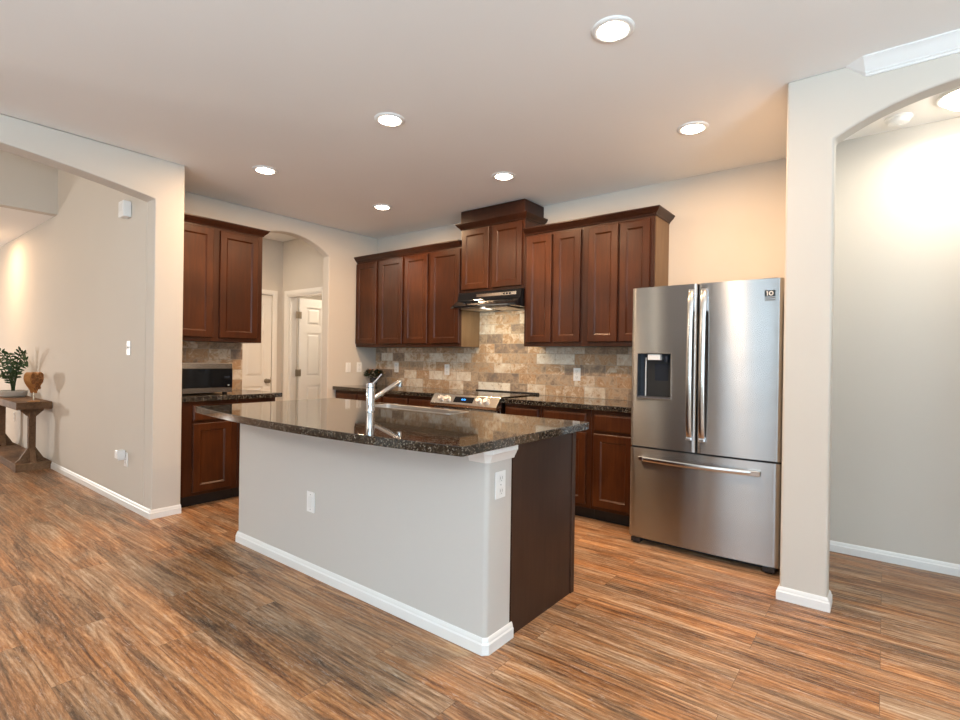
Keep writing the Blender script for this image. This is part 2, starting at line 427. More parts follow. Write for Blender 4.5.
def window(n, x0, x1, z0, z1, axis='y', pos=BACK):
    bm = bmesh.new(); w = 0.05; xm = (x0+x1)/2; zm = (z0+z1)/2
    for a, b, c, d in ((x0, x1, z0, z0+w), (x0, x1, z1-w, z1), (x0, x0+w, z0+w, z1-w), (x1-w, x1, z0+w, z1-w), (x0+w, x1-w, zm-w/2, zm+w/2)):
        if axis == 'y': box(bm, a, b, pos-0.035, pos-0.005, c, d)
        else: box(bm, pos+0.005, pos+0.035, a, b, c, d)
    struct(obj('window_%d' % n, bm, M_trim))
window(1, -2.15, -0.55, 0.45, 2.45); window(2, -0.15, 1.45, 0.45, 2.45); window(3, -2.9, 0.1, 0.45, 2.45, 'x', RIGHT); window(4, 1.75, 2.95, 0.45, 2.45)
# vestibule behind the kitchen arch
VX = -6.224; VY = 3.722
bm = bmesh.new()
box(bm, VX-0.12, VX, YO2, 2.80, 0, H); box(bm, VX-0.12, VX, 3.585, VY+0.12, 0, H); box(bm, VX-0.12, VX, 2.80, 3.585, 2.035, H)
struct(obj('wall_vestibule', bm, M_wall))
DX0, DX1 = -6.10, -5.34
bm = bmesh.new()
box(bm, VX, DX0, VY, VY+0.12, 0, H); box(bm, DX1, XL-0.12, VY, VY+0.12, 0, H); box(bm, DX0, DX1, VY, VY+0.12, 2.035, H)
struct(obj('wall_vestibule', bm, M_wall))
bm = bmesh.new()
box(bm, -7.3, XL-0.12, 5.6, 5.7, 0, H); box(bm, -7.4, -7.3, VY+0.12, 5.7, 0, H); box(bm, XL-0.14, XL-0.02, YB+0.12, 5.7, 0, H); box(bm, -7.3, VX-0.12, VY+0.02, VY+0.12, 0, H)
struct(obj('wall_laundry', bm, M_wall))

# door casings
def casing(name, pts_path, w=0.062, d=0.016, axis='y', pos=0.0, sign=-1):
    """pts: (a0,a1,ztop) opening; flat moulded boards around three sides"""
    a0, a1, zt = pts_path; bm = bmesh.new()
    for (b0, b1, z0, z1) in ((a0-w, a0, 0, zt+w), (a1, a1+w, 0, zt+w), (a0, a1, zt, zt+w)):
        for (e, dd) in ((0.0, d*0.65), (0.012, d)):
            q0, q1 = b0+e, b1-e
            if b0 == a0: q0, q1 = b0, b1
            zz0, zz1 = z0, z1-e
            if b0 == a0: zz0 = z0+e
            if axis == 'y': box(bm, q0, q1, min(pos, pos+sign*dd), max(pos, pos+sign*dd), zz0, zz1)
            else: box(bm, min(pos, pos+sign*dd), max(pos, pos+sign*dd), q0, q1, zz0, zz1)
    return struct(obj(name, bm, M_door))
casing('trim_1', (DX0, DX1, 2.035), axis='y', pos=VY, sign=-1)
casing('trim_2', (2.80, 3.585, 2.035), axis='x', pos=VX, sign=1)
bm = bmesh.new()
box(bm, DX0, DX0+0.018, VY, VY+0.12, 0, 2.035); box(bm, DX1-0.018, DX1, VY, VY+0.12, 0, 2.035); box(bm, DX0+0.018, DX1-0.018, VY, VY+0.12, 2.017, 2.035)
box(bm, DX0+0.018, DX0+0.03, VY+0.03, VY+0.06, 0, 2.017)
struct(obj('trim_3', bm, M_door))

def six_panel(name, w, h, parent=None):
    """leaf in local x 0..w, y 0..0.035, z 0..h"""
    bm = bmesh.new(); T = 0.036; st = 0.105; mid = 0.09
    box(bm, 0, w, 0.009, T-0.009, 0, h)
    rails = [(0, 0.22), (0.86, 0.98), (1.56, 1.66), (h-0.115, h)]
    pw = (w-2*st-mid)/2
    for (z0, z1) in rails:
        for a, b in ((st, st+pw), (st+pw+mid, w-st)): box(bm, a, b, 0, T, z0, z1)
    for a, b in ((0, st), (st+pw, st+pw+mid), (w-st, w)): box(bm, a, b, 0, T, 0, h)
    for (z0, z1) in zip([q[1] for q in rails[:-1]], [q[0] for q in rails[1:]]):
        for a in (st, st+pw+mid):
            for ys, yt in ((0.009, 0.001), (T-0.009, T-0.001)):
                i = 0.018; j = 0.042
                v0 = [bm.verts.new(c) for c in ((a+i, ys, z0+i), (a+pw-i, ys, z0+i), (a+pw-i, ys, z1-i), (a+i, ys, z1-i))]
                v1 = [bm.verts.new(c) for c in ((a+j, yt, z0+j), (a+pw-j, yt, z0+j), (a+pw-j, yt, z1-j), (a+j, yt, z1-j))]
                bm.faces.new(v1)
                for k in range(4): bm.faces.new((v0[k], v0[(k+1)%4], v1[(k+1)%4], v1[k]))
    return obj(name, bm, M_door, parent)
def knob(parent, x, y, z, sgn=-1):
    bm = bmesh.new(); s = sgn
    lathe(bm, [(0, y), (0.03, y), (0.03, y+s*0.006), (0.011, y+s*0.010), (0.011, y+s*0.032), (0.024, y+s*0.042), (0.029, y+s*0.055), (0.024, y+s*0.067), (0, y+s*0.070)], x, z, 24, 'y')
    return obj('door_knob', bm, M_hinge, parent, smooth=True)
# door in the far vestibule wall (closed, faces +x)
d1 = six_panel('door_1', 0.775, 2.02); struct(d1); d1.location = (VX-0.05, 2.805, 0.008); d1.rotation_euler = (0, 0, PI/2)
d1.location.x = VX-0.012
knob(d1, 0.775-0.062, 0.0, 0.925, -1)
bm = bmesh.new(); box(bm, 0.775-0.004, 0.775+0.003, -0.002, 0.02, 0.88, 0.97); obj('latch', bm, M_brass, d1)
# open door leaf seen through the opening
d2 = six_panel('door_2', 0.72, 2.01); struct(d2); d2.location = (DX0+0.062, VY+0.135, 0.008); d2.rotation_euler = (0, 0, math.radians(89))
for z in (0.28, 1.03, 1.785):
    bm = bmesh.new()
    tube(bm, [(-0.012, -0.006, z-0.045), (-0.012, -0.006, z+0.045)], 0.008, 10)
    box(bm, -0.012, 0.030, -0.004, 0.001, z-0.045, z+0.045); box(bm, -0.052, -0.012, -0.008, -0.003, z-0.045, z+0.045)
    obj('hinge', bm, M_hinge, d2)

# ------------------------------------------------------------------ baseboards and crown
BBP = [(0, 0), (0.014, 0), (0.014, 0.043), (0.0095, 0.050), (0.0095, 0.055), (0.006, 0.064), (0.003, 0.069), (0, 0.069)]
def bb(name, path):
    bm = bmesh.new(); sweep(bm, path, BBP); struct(obj(name, bm, M_trim, smooth=True, angle=25))
bb('baseboard_entry', [(-12.0, YO), (XO, YO), (XO, YO2)])
bb('baseboard_hall', [(KX0+0.11, YH), (RIGHT, YH)])
bb('baseboard_column', [(KX0, KY+KT+0.02), (KX0, KY), (KX1, KY), (KX1, KY+KT), (KX0+0.12, KY+KT)])
bb('baseboard_left', [(XL, 2.66-0.07), (XL, 2.601)][::-1] if False else [(XL, 3.598), (XL, 3.68)][::1] if False else [(VX, 3.65), (VX, VY)])
CR = [(0, 2.749), (0.061, 2.749), (0.061, 2.742), (0.050, 2.735), (0.036, 2.717), (0.022, 2.697), (0.016, 2.692), (0.016, 2.684), (0.009, 2.680), (0.009, 2.669), (0, 2.669)]
bm = bmesh.new()
a = [bm.verts.new((-0.091 - (0.089 if o < 0.001 and z > 2.7 else 0.0) - 0.012*(o/0.061), KY-o, z)) for o, z in CR]
b = [bm.verts.new((RIGHT, KY-o, z)) for o, z in CR]
bm.faces.new(a); bm.faces.new(list(reversed(b)))
for j in range(len(CR)): bm.faces.new((a[j], a[(j+1)%len(CR)], b[(j+1)%len(CR)], b[j]))
bmesh.ops.triangulate(bm, faces=[f for f in bm.faces if len(f.verts) > 5])
struct(obj('trim_4', bm, M_trim, smooth=True, angle=25))

# ------------------------------------------------------------------ recessed ceiling lights
cans = [(-0.985, 2.19, 'recessed ceiling light nearest the viewer, high above the floor between island and refrigerator'),
        (-2.465, 2.19, 'recessed ceiling light over the island, middle of the front row'),
        (-3.94, 2.19, 'recessed ceiling light at the left end of the front row, near the pier'),
        (-0.985, 3.42, 'recessed ceiling light above the front of the refrigerator, right end of the back row'),
        (-2.465, 3.42, 'recessed ceiling light before the raised cabinet over the range hood'),
        (-3.94, 3.42, 'recessed ceiling light at the left end of the back row, near the arched opening')]
for x, y, lb in cans:
    t_ = thing('recessed_light', lb, 'ceiling light', (x, y, H), 0, 'recessed lights in the kitchen ceiling')
    bm = bmesh.new()
    lathe(bm, [(0.066, 0.0), (0.066, -0.006), (0.070, -0.010), (0.088, -0.009), (0.096, -0.003), (0.096, 0.0)], seg=40)
    obj('trim_ring', bm, M_trim, t_, smooth=True, angle=60)
    bm = bmesh.new(); lathe(bm, [(0, -0.0175), (0.03, -0.0168), (0.05, -0.0145), (0.062, -0.010), (0.0655, -0.004)], seg=32); obj('lens', bm, M_lens, t_, smooth=True)
    l = area('can_lamp', (0, 0, -0.019), (0, 0, -1), 0.11, 0, P_CAN, WARM, 'DISK', PI); l.parent = t_

# hall light, smoke detector
t_ = thing('ceiling_lamp', 'bright white dome light on the hall ceiling beyond the right arch', 'ceiling light', (0.36, 3.86, H))
bm = bmesh.new(); lathe(bm, [(0.15, 0), (0.15, -0.018), (0.14, -0.02), (0.135, 0)], seg=40); obj('base', bm, M_trim, t_, smooth=True)
bm = bmesh.new(); lathe(bm, [(0, -0.075), (0.05, -0.072), (0.10, -0.055), (0.128, -0.03), (0.135, -0.01)], seg=40); obj('glass_dome', bm, M_lens_hall, t_, smooth=True, angle=80)
l = area('dome_lamp', (0, 0, -0.09), (0, 0, -1), 0.22, 0, P_HALL, (1, 0.88, 0.70), 'DISK'); l.parent = t_
t_ = thing('smoke_detector', 'round white smoke detector on the hall ceiling inside the right arch', 'smoke detector', (0.045, 4.0, H))
bm = bmesh.new(); lathe(bm, [(0.0, 0), (0.068, 0), (0.068, -0.012), (0.058, -0.018), (0.052, -0.036), (0.035, -0.045), (0, -0.046)], seg=32); obj('housing', bm, M_white, t_, smooth=True)
bm = bmesh.new(); lathe(bm, [(0.0, -0.046), (0.014, -0.046), (0.012, -0.05), (0, -0.05)], seg=20); obj('sensor_cap', bm, M_white, t_, smooth=True)
# entry hall and side rooms lamps (out of view)
def can_hidden(x, y, z, pw, lb):
    t_ = thing('recessed_light', lb, 'ceiling light', (x, y, z))
    bm = bmesh.new(); lathe(bm, [(0.066, 0.0), (0.066, -0.006), (0.070, -0.010), (0.088, -0.009), (0.096, -0.003), (0.096, 0.0)], seg=32)
    obj('trim_ring', bm, M_trim, t_, smooth=True, angle=60)
    bm = bmesh.new(); lathe(bm, [(0, -0.0035), (0.0665, -0.002)], seg=32); obj('lens', bm, M_lens, t_)
    l = area('can_lamp', (0, 0, -0.0115), (0, 0, -1), 0.125, 0, pw, WARM if x < -8 else (1, 0.84, 0.66), 'DISK'); l.parent = t_
can_hidden(-8.9, 1.0, 2.741, 20, 'recessed light in the low ceiling of the entry hall above the console table')
can_hidden(-5.75, 4.6, H, 20, 'recessed light of the small room behind the open white door')
can_hidden(-5.85, 2.5, H, 12, 'added unseen fill light in the vestibule behind the kitchen arch')  # fill added out of view to brighten the vestibule and its doors
can_hidden(-3.9, -2.3, H, 18, 'added unseen light behind the viewer for a streak on the refrigerator door')  # added out of view to give the left refrigerator door a bright streak
area('daylight_and_fill', (-12.06, -1.2, 1.0), (1, 0.3, 0), 0.22, 0.22, P_DOOR, (1, 0.93, 0.84))
area('daylight_and_fill', (-5.6, -2.55, 2.9), (0, 1, -0.1), 1.6, 1.6, P_FOYER, (1.0, 0.87, 0.72))  # warm fill added inside the foyer; the wall behind it has no window

# ------------------------------------------------------------------ cabinet builders (local: back at y=0, front towards -y)
def shaker(name, x0, x1, z0, z1, yf, m, parent, fr=0.055, th=0.02):
    """frame with recessed flat panel; front face at y=yf-th"""
    bm = bmesh.new(); ys = [0.0, 0.0, 0.0]
    def rect(i, y): return [bm.verts.new(c) for c in ((x0+i, y, z0+i), (x1-i, y, z0+i), (x1-i, y, z1-i), (x0+i, y, z1-i))]
    rings = [rect(0, yf), rect(0, yf-th+0.004), rect(0.004, yf-th), rect(fr, yf-th), rect(fr+0.004, yf-th+0.0035), rect(fr+0.013, yf-th+0.0095)]
    bm.faces.new(rings[0])
    for a, b in zip(rings, rings[1:]):
        for k in range(4): bm.faces.new((a[k], a[(k+1)%4], b[(k+1)%4], b[k]))
    o = obj(name, bm, m, parent)
    bm = bmesh.new(); i = fr+0.0125; box(bm, x0+i, x1-i, yf-th+0.0085, yf-0.001, z0+i, z1-i); obj('panel', bm, m, o)
    return o
def slab(name, x0, x1, z0, z1, yf, m, parent, th=0.02):
    bm = bmesh.new()
    def rect(i, y): return [bm.verts.new(c) for c in ((x0+i, y, z0+i), (x1-i, y, z0+i), (x1-i, y, z1-i), (x0+i, y, z1-i))]
    rings = [rect(0, yf), rect(0, yf-th+0.007), rect(0.005, yf-th+0.003), rect(0.012, yf-th)]
    bm.faces.new(rings[0]); bm.faces.new(rings[-1])
    for a, b in zip(rings, rings[1:]):
        for k in range(4): bm.faces.new((a[k], a[(k+1)%4], b[(k+1)%4], b[k]))
    return obj(name, bm, m, parent)
def cabinet(name, lb, loc, rotz, w, depth, z0, z1, doors, dz, drawers=(), toe=0, side_m=None, group=None):
    """doors: list of (x0,x1); dz: (z0,z1) of doors"""
    t_ = thing(name, lb, 'cabinet', loc, rotz, group)
    bm = bmesh.new(); box(bm, 0, w, -depth, -0.0015, z0+toe, z1); obj('body', bm, M_cherry_dk, t_, bevel=0.0015, seg=1)
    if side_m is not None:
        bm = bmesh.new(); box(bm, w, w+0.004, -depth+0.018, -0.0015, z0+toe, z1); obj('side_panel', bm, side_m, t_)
    if toe: bx('toe_kick', M_toe, t_, 0, w, -depth+0.075, -0.03, 0.0, toe)
    for (a, b) in doors: shaker('door', a, b, dz[0], dz[1], -depth-0.0005, M_cherry, t_)
    for (a, b, c, d) in drawers: slab('drawer', a, b, c, d, -depth-0.0005, M_cherry, t_)
    return t_
UD = 0.325
# uppers on the back wall: (x0, x1, doors, label)
dzU = (1.412, 2.372)
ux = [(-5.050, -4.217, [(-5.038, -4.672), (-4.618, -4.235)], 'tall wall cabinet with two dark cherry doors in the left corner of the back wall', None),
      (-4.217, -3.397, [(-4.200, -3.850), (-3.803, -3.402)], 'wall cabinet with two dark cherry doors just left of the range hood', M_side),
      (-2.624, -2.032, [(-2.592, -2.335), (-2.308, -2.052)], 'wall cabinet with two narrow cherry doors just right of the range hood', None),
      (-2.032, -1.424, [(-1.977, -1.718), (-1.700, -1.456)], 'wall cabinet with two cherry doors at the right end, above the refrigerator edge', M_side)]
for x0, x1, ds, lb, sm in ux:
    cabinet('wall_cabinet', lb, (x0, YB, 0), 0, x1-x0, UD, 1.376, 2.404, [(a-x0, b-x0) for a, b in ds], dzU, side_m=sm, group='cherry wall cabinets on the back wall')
# raised middle cabinet with riser box
MD = 0.328; mx0, mx1 = -3.394, -2.6265
t_ = cabinet('wall_cabinet', 'short raised wall cabinet with two doors and a riser box, above the range hood', (mx0, YB, 0), 0, mx1-mx0, MD, 1.915, 2.56,
        [(0.022, 0.360), (0.405, 0.745)], (1.943, 2.540))
bm = bmesh.new(); box(bm, 0.0, mx1-mx0, -MD-0.012, -0.0015, 2.610, 2.737); obj('riser', bm, M_crownw, t_, bevel=0.002); mid_cab = t_
CWP = [(-0.004, -0.008), (0.006, -0.008), (0.010, 0.004), (0.020, 0.013), (0.034, 0.026), (0.041, 0.038), (0.046, 0.041), (0.046, 0.051), (-0.004, 0.051)]
def crown(lb, path, z):
    bm = bmesh.new(); sweep(bm, path, [(o, z+h) for o, h in CWP])
    tag(obj('crown_molding', bm, M_crownw, smooth=True, angle=25), lb, 'molding')
fy_ = YB-UD; fm = YB-MD
crown('dark wood crown molding along the top of the left back-wall cabinets', [(XL+0.002, fy_-0.002), (-3.397, fy_-0.002)], 2.404)
crown('dark wood crown molding around the top of the right back-wall cabinets', [(-2.620, fy_-0.002), (-1.419, fy_-0.002), (-1.419, YB-0.002)], 2.404)
mw_ = mx1-mx0
bm = bmesh.new(); sweep(bm, [(-0.001, -0.002), (-0.001, -MD-0.002), (mw_+0.001, -MD-0.002), (mw_+0.001, -0.002)], [(o, 2.56+h) for o, h in CWP])
obj('crown_molding', bm, M_crownw, mid_cab, smooth=True, angle=25)
# left wall uppers (faces +x): local x -> world y
cabinet('wall_cabinet', 'wall cabinet with two cherry doors above the microwave on the left wall', (XL, YO2+0.01, 0), PI/2, 2.609-YO2-0.01, 0.331, 1.376, 2.404,
        [(0.03, 2.142-YO2-0.01), (2.203-YO2-0.01, 2.559-YO2-0.01)], (1.412, 2.372))
crown('dark wood crown molding along the top of the left-wall cabinet above the microwave', [(XL+0.333, YO2+0.012), (XL+0.333, 2.611), (XL+0.002, 2.611)], 2.404)
# base cabinets, left wall
BD = 0.61
def base(lb, loc, rotz, w, doors, drawers, group=None, side=None, depth=BD):
    return cabinet('base_cabinet', lb, loc, rotz, w, depth, 0, 0.872, doors, (0.128, 0.690), [(a, b, 0.712, 0.840) for a, b in drawers], 0.10, side, group)
base('base cabinet with one door and drawer on the left wall beside the pier', (XL, YO2+0.008, 0), PI/2, 2.245-YO2-0.008, [(0.100, 0.415)], [(0.100, 0.415)])
base('base cabinet on the left wall half hidden behind the island, next to the arched opening', (XL, 2.249, 0), PI/2, 0.352, [(0.02, 0.33)], [(0.02, 0.33)])
# base cabinets, back wall
base('corner base cabinet under the left end of the back worktop, behind the island', (XL+0.003, YB, 0), 0, 0.825, [(0.03, 0.405), (0.42, 0.80)], [(0.03, 0.405), (0.42, 0.80)])
base('base cabinet just left of the range, behind the island', (-4.222, YB, 0), 0, 0.806, [(0.02, 0.39), (0.41, 0.79)], [(0.02, 0.39), (0.41, 0.79)])
base('narrow base cabinet with one drawer just right of the range', (-2.625, YB, 0), 0, 0.372, [(0.015, 0.350)], [(0.015, 0.350)])
base('base cabinet with drawer and door, middle of the three right of the range', (-2.251, YB, 0), 0, 0.452, [(0.028, 0.415)], [(0.028, 0.415)])
base('base cabinet with a wide drawer beside the refrigerator', (-1.797, YB, 0), 0, 0.372, [(0.028, 0.345)], [(0.028, 0.345)])

# worktops
def worktop(lb, x0, x1, y0, y1, rad=0.0):
    bm = bmesh.new(); box(bm, x0, x1, y0, y1, 0.8735, 0.914)
    return tag(obj('countertop', bm, M_granite, bevel=0.004, seg=2), lb, 'countertop')
worktop('speckled dark granite worktop on the back wall left of the range', XL+0.003, -3.405, 3.668, YB-0.012)
worktop('speckled dark granite worktop between the range and the refrigerator', -2.630, -1.420, 3.668, YB-0.012)
worktop('speckled dark granite worktop on the left wall under the microwave', XL+0.012, XL+0.645, YO2+0.004, 2.650)

# backsplash
bm = bmesh.new(); box(bm, XL+0.001, -1.42, YB-0.011, YB-0.001, 0.914, 1.375); box(bm, -3.396, -2.625, YB-0.011, YB-0.001, 1.375, 1.744); 
tag(obj('backsplash', bm, M_tile_b), 'mottled travertine brick tile backsplash on the back wall behind the range', 'backsplash')
bm = bmesh.new(); box(bm, XL+0.001, XL+0.011, YO2+0.002, 2.590, 0.914, 1.375)
tag(obj('backsplash', bm, M_tile_l), 'travertine tile backsplash on the left wall behind the microwave', 'backsplash')

# ------------------------------------------------------------------ range hood
t_ = thing('range_hood', 'black under-cabinet range hood above the range', 'range hood', (mx0, YB-0.012+0.012, 1.914))
w = mx1-mx0
bm = bmesh.new(); prism(bm, [(0.004, -0.002, -0.002), (0.004, -0.365, -0.002), (0.004, -0.385, -0.085), (0.004, -0.478, -0.145), (0.004, -0.478, -0.165), (0.004, -0.002, -0.165)], (w-0.008, 0, 0))
obj('body', bm, M_glassblk, t_, bevel=0.004)
bm = bmesh.new()
pts = [(0.0, -0.30), (-0.012, -0.47), (0.06, -0.505), (w/2, -0.535), (w-0.06, -0.505), (w+0.004, -0.47), (w, -0.30)]
prism(bm, [(a, b, -0.168) for a, b in pts], (0, 0, 0.018)); obj('visor', bm, M_glassblk, t_, bevel=0.005, seg=3)
bx('trim_strip', M_steel2, t_, 0.25, w-0.05, -0.3845, -0.3755, -0.058, -0.030)
for k in range(3):
    bx('button', M_black, t_, w-0.20+k*0.035, w-0.180+k*0.035, -0.388, -0.384, -0.052, -0.036)
for a, b in ((0.10, 0.34), (0.40, 0.66)):
    f = bx('filter', M_filter, t_, a, b, -0.44, -0.14, -0.176, -0.169)
bx('lamp_cover', M_hoodlens, t_, 0.345, 0.395, -0.42, -0.30, -0.175, -0.169)
l = area('hood_lamp', (w/2, -0.36, -0.185), (0, 0.35, -1), 0.5, 0.08, 3.2, (1, 0.86, 0.62)); l.parent = t_

# ------------------------------------------------------------------ range
t_ = thing('range', 'stainless slide-in electric range with knobs and blue clock display', 'range', (-3.395, YB, 0))
w = 0.758
bx('body', M_steel, t_, 0, w, -0.655, -0.03, 0.02, 0.895, bevel=0.003)
bx('cooktop', M_glassblk, t_, -0.004, w+0.004, -0.655, -0.062, 0.897, 0.9235, bevel=0.003)
bx('rear_trim', M_black, t_, -0.0, w, -0.060, -0.020, 0.897, 0.934, bevel=0.003)
cp = bmesh.new()
prism(cp, [(-0.012, -0.6555, 0.924), (-0.012, -0.678, 0.921), (-0.012, -0.741, 0.836), (-0.012, -0.735, 0.812), (-0.012, -0.7055, 0.806), (-0.012, -0.6555, 0.830)], (w+0.022, 0, 0))
cpo = obj('control_panel', cp, M_steel2, t_, bevel=0.003)
nrm = Vector((0, -0.060, 0.045)).normalized(); nrm = Vector((0, -0.8, 0.6))
cen = Vector((0, -0.7095, 0.8785)); upv = Vector((0, 0.6, 0.8))
def onp(x, s, d): return Vector((x, cen.y, cen.z)) + upv*s + nrm*d
for kx in (0.10, 0.185, 0.555, 0.640):
    bm = bmesh.new()
    tube(bm, [onp(kx, 0, 0.0), onp(kx, 0, 0.006), onp(kx, 0, 0.0065), onp(kx, 0, 0.026), onp(kx, 0, 0.029)], [0.030, 0.030, 0.026, 0.023, 0.019], 24)
    k = obj('knob', bm, M_knob, t_, smooth=True)
    bm = bmesh.new(); tube(bm, [onp(kx, 0.002, 0.0295), onp(kx, 0.014, 0.0295)], 0.0018, 8); obj('pointer', bm, M_black, k)
def quad_plate(x0, x1, s0, s1, d0, d1):
    bm = bmesh.new(); prism(bm, [onp(x0, s0, d0), onp(x1, s0, d0), onp(x1, s1, d0), onp(x0, s1, d0)], nrm*(d1-d0)); return bm
dp = obj('display', quad_plate(0.268, 0.49, -0.028, 0.030, 0.0, 0.003), M_glassblk, t_)
dg = bmesh.new()
segs = {'1': 'bc', '2': 'abged', '5': 'afgcd', '9': 'abcfgd'}
def digit(b_, ch, x, s):
    W_, H_, q = 0.009, 0.016, 0.0022
    R_ = {'a': (0, W_, H_-q, H_), 'b': (W_-q, W_, H_/2, H_), 'c': (W_-q, W_, 0, H_/2), 'd': (0, W_, 0, q), 'e': (0, q, 0, H_/2), 'f': (0, q, H_/2, H_), 'g': (0, W_, H_/2-q/2, H_/2+q/2)}
    for sg in segs[ch]:
        a0, a1, b0, b1 = R_[sg]; prism(b_, [onp(x+a0, s+b0, 0.003), onp(x+a1, s+b0, 0.003), onp(x+a1, s+b1, 0.003), onp(x+a0, s+b1, 0.003)], nrm*0.0006)
for i, ch in enumerate('1259'): digit(dg, ch, 0.350+i*0.013+(0.004 if i > 1 else 0), -0.006)
obj('clock_digits', dg, M_blue, dp)
dr = bx('oven_door', M_steel, t_, 0.004, w-0.004, -0.700, -0.657, 0.17, 0.800, bevel=0.004)
bx('window', M_glassblk, dr, 0.12, w-0.12, -0.703, -0.700, 0.32, 0.66)
bm = bmesh.new(); tube(bm, [(0.06, -0.70, 0.765), (0.06, -0.745, 0.765), (w-0.06, -0.745, 0.765), (w-0.06, -0.70, 0.765)], 0.011, 12); obj('handle', bm, M_steel2, dr, smooth=True)
bx('drawer', M_steel, t_, 0.004, w-0.004, -0.695, -0.657, 0.04, 0.160, bevel=0.004)
for i, (a, b, rr) in enumerate(((0.2, -0.5, 0.105), (0.56, -0.5, 0.09), (0.2, -0.22, 0.08), (0.56, -0.22, 0.10))):
    bm = bmesh.new(); lathe(bm, [(rr-0.003, 0.9236), (rr-0.003, 0.9241), (rr, 0.9241), (rr, 0.9236)], a, b, 40); obj('burner_ring', bm, M_slot, t_)

# ------------------------------------------------------------------ island
t_ = thing('kitchen_island', 'kitchen island with painted grey front wall and dark brown end panel', 'kitchen island', (0, 0, 0))
IX0, IX1, IY0, IY1, IY2 = -3.432, -1.317, 1.744, 1.936, 2.515
def rrect(x0, x1, y0, y1, r, corners, n=6):
    out = []
    for (cx, cy, a0, nm) in ((x0, y0, PI, 'a'), (x1, y0, 1.5*PI, 'b'), (x1, y1, 0, 'c'), (x0, y1, 0.5*PI, 'd')):
        if nm in corners:
            ox, oy = (cx+r if cx == x0 else cx-r), (cy+r if cy == y0 else cy-r)
            out += [(ox+r*math.cos(a0+k*PI/2/n), oy+r*math.sin(a0+k*PI/2/n)) for k in range(n+1)]
        else: out.append((cx, cy))
    return out
bm = bmesh.new(); prism(bm, [(a, b, 0) for a, b in rrect(IX0, IX1, IY0, IY1, 0.022, 'abcd')], (0, 0, 0.872))
kw = obj('knee_wall', bm, M_island, t_, smooth=True, angle=30)
bm = bmesh.new(); sweep(bm, [(IX0, IY1), (IX0, IY0+0.01), (IX0+0.01, IY0), (IX1-0.014, IY0), (IX1, IY0+0.014), (IX1, IY1)], BBP)
obj('baseboard', bm, M_trim, kw, smooth=True, angle=25)
MP = [(0, 0.8125), (0.004, 0.8125), (0.007, 0.822), (0.014, 0.834), (0.020, 0.848), (0.024, 0.852), (0.024, 0.8715), (0, 0.8715)]
bm = bmesh.new(); sweep(bm, [(IX1-0.10, IY0), (IX1-0.014, IY0), (IX1, IY0+0.014), (IX1, IY1)], MP)
obj('cap_molding', bm, M_trim, kw, smooth=True, angle=25)
bm = bmesh.new(); box(bm, IX0+0.02, IX1-0.020, IY1+0.001, IY2, 0.10, 0.6); box(bm, IX0+0.02, -2.93, IY1+0.001, IY2, 0.6, 0.872); box(bm, -2.02, IX1-0.020, IY1+0.001, IY2, 0.6, 0.872)
box(bm, -2.93, -2.02, IY2-0.02, IY2, 0.6, 0.872); box(bm, -2.93, -2.02, IY1+0.001, IY1+0.02, 0.6, 0.872)
obj('body', bm, M_cherry_dk, t_)
bx('toe_kick', M_toe, t_, IX0+0.02, IX1-0.03, IY1+0.01, IY2-0.075, 0, 0.10)
bx('end_panel', M_panel, t_, IX1-0.019, IX1-0.003, IY1+0.001, IY2-0.022, 0.0, 0.8725)
bx('corner_trim', M_panel, t_, IX1-0.022, IX1+0.002, IY2-0.022, IY2+0.018, 0.0, 0.8725, bevel=0.002)
bx('end_panel', M_panel, t_, IX0+0.001, IX0+0.019, IY1+0.001, IY2, 0.0, 0.8725)
n_ = 5; ww = (IX1-IX0-0.06)/n_
for k in range(n_):
    a = IX0+0.03+k*ww
    # local frame turned round: doors face +y
    o = shaker('door', -(a+ww-0.01), -(a+0.01), 0.128, 0.668, -IY2-0.0005, M_cherry, t_); o.rotation_euler = (0, 0, PI)
    o = slab('drawer', -(a+ww-0.01), -(a+0.01), 0.705, 0.835, -IY2-0.0005, M_cherry, t_); o.rotation_euler = (0, 0, PI)
# island top with sink cutout
SX0, SX1, SY0, SY1 = -2.86, -2.09, 2.37, 2.56
CX0, CX1, CY0, CY1 = -3.600, -1.283, 1.535, 2.630
def ring_solid(bm, outer, inner, z0, z1):
    n = len(outer)
    A = [bm.verts.new((*q, z0)) for q in outer]; B = [bm.verts.new((*q, z1)) for q in outer]
    D = [bm.verts.new((*q, z0)) for q in inner]; E = [bm.verts.new((*q, z1)) for q in inner]
    for i in range(n):
        j = (i+1) % n
        bm.faces.new((A[i], A[j], B[j], B[i])); bm.faces.new((E[i], E[j], D[j], D[i]))
        bm.faces.new((B[i], B[j], E[j], E[i])); bm.faces.new((A[j], A[i], D[i], D[j]))
bm = bmesh.new()
def side(x0, x1, y0, y1, r, which, n):
    """n points along one side of a rounded rectangle, from mid-corner to mid-corner"""
    cs = [(x0+r, y0+r, 1.25*PI), (x1-r, y0+r, 1.75*PI), (x1-r, y1-r, 0.25*PI), (x0+r, y1-r, 0.75*PI)]
    (ax, ay, aa), (bx_, by_, ba) = cs[which], cs[(which+1) % 4]
    e = 5; out = [(ax+r*math.cos(aa+k*PI/4/e), ay+r*math.sin(aa+k*PI/4/e)) for k in range(e+1)]
    end = [(bx_+r*math.cos(ba-PI/4+k*PI/4/e), by_+r*math.sin(ba-PI/4+k*PI/4/e)) for k in range(e+1)]
    m_ = n-2*e-1
    out += [(out[e][0]+(end[0][0]-out[e][0])*k/m_, out[e][1]+(end[0][1]-out[e][1])*k/m_) for k in range(1, m_)]
    return out+end[:-1]
NS = 34; inner = []; outer = []
BOW = 0.095                                   # the seating side bows out gently
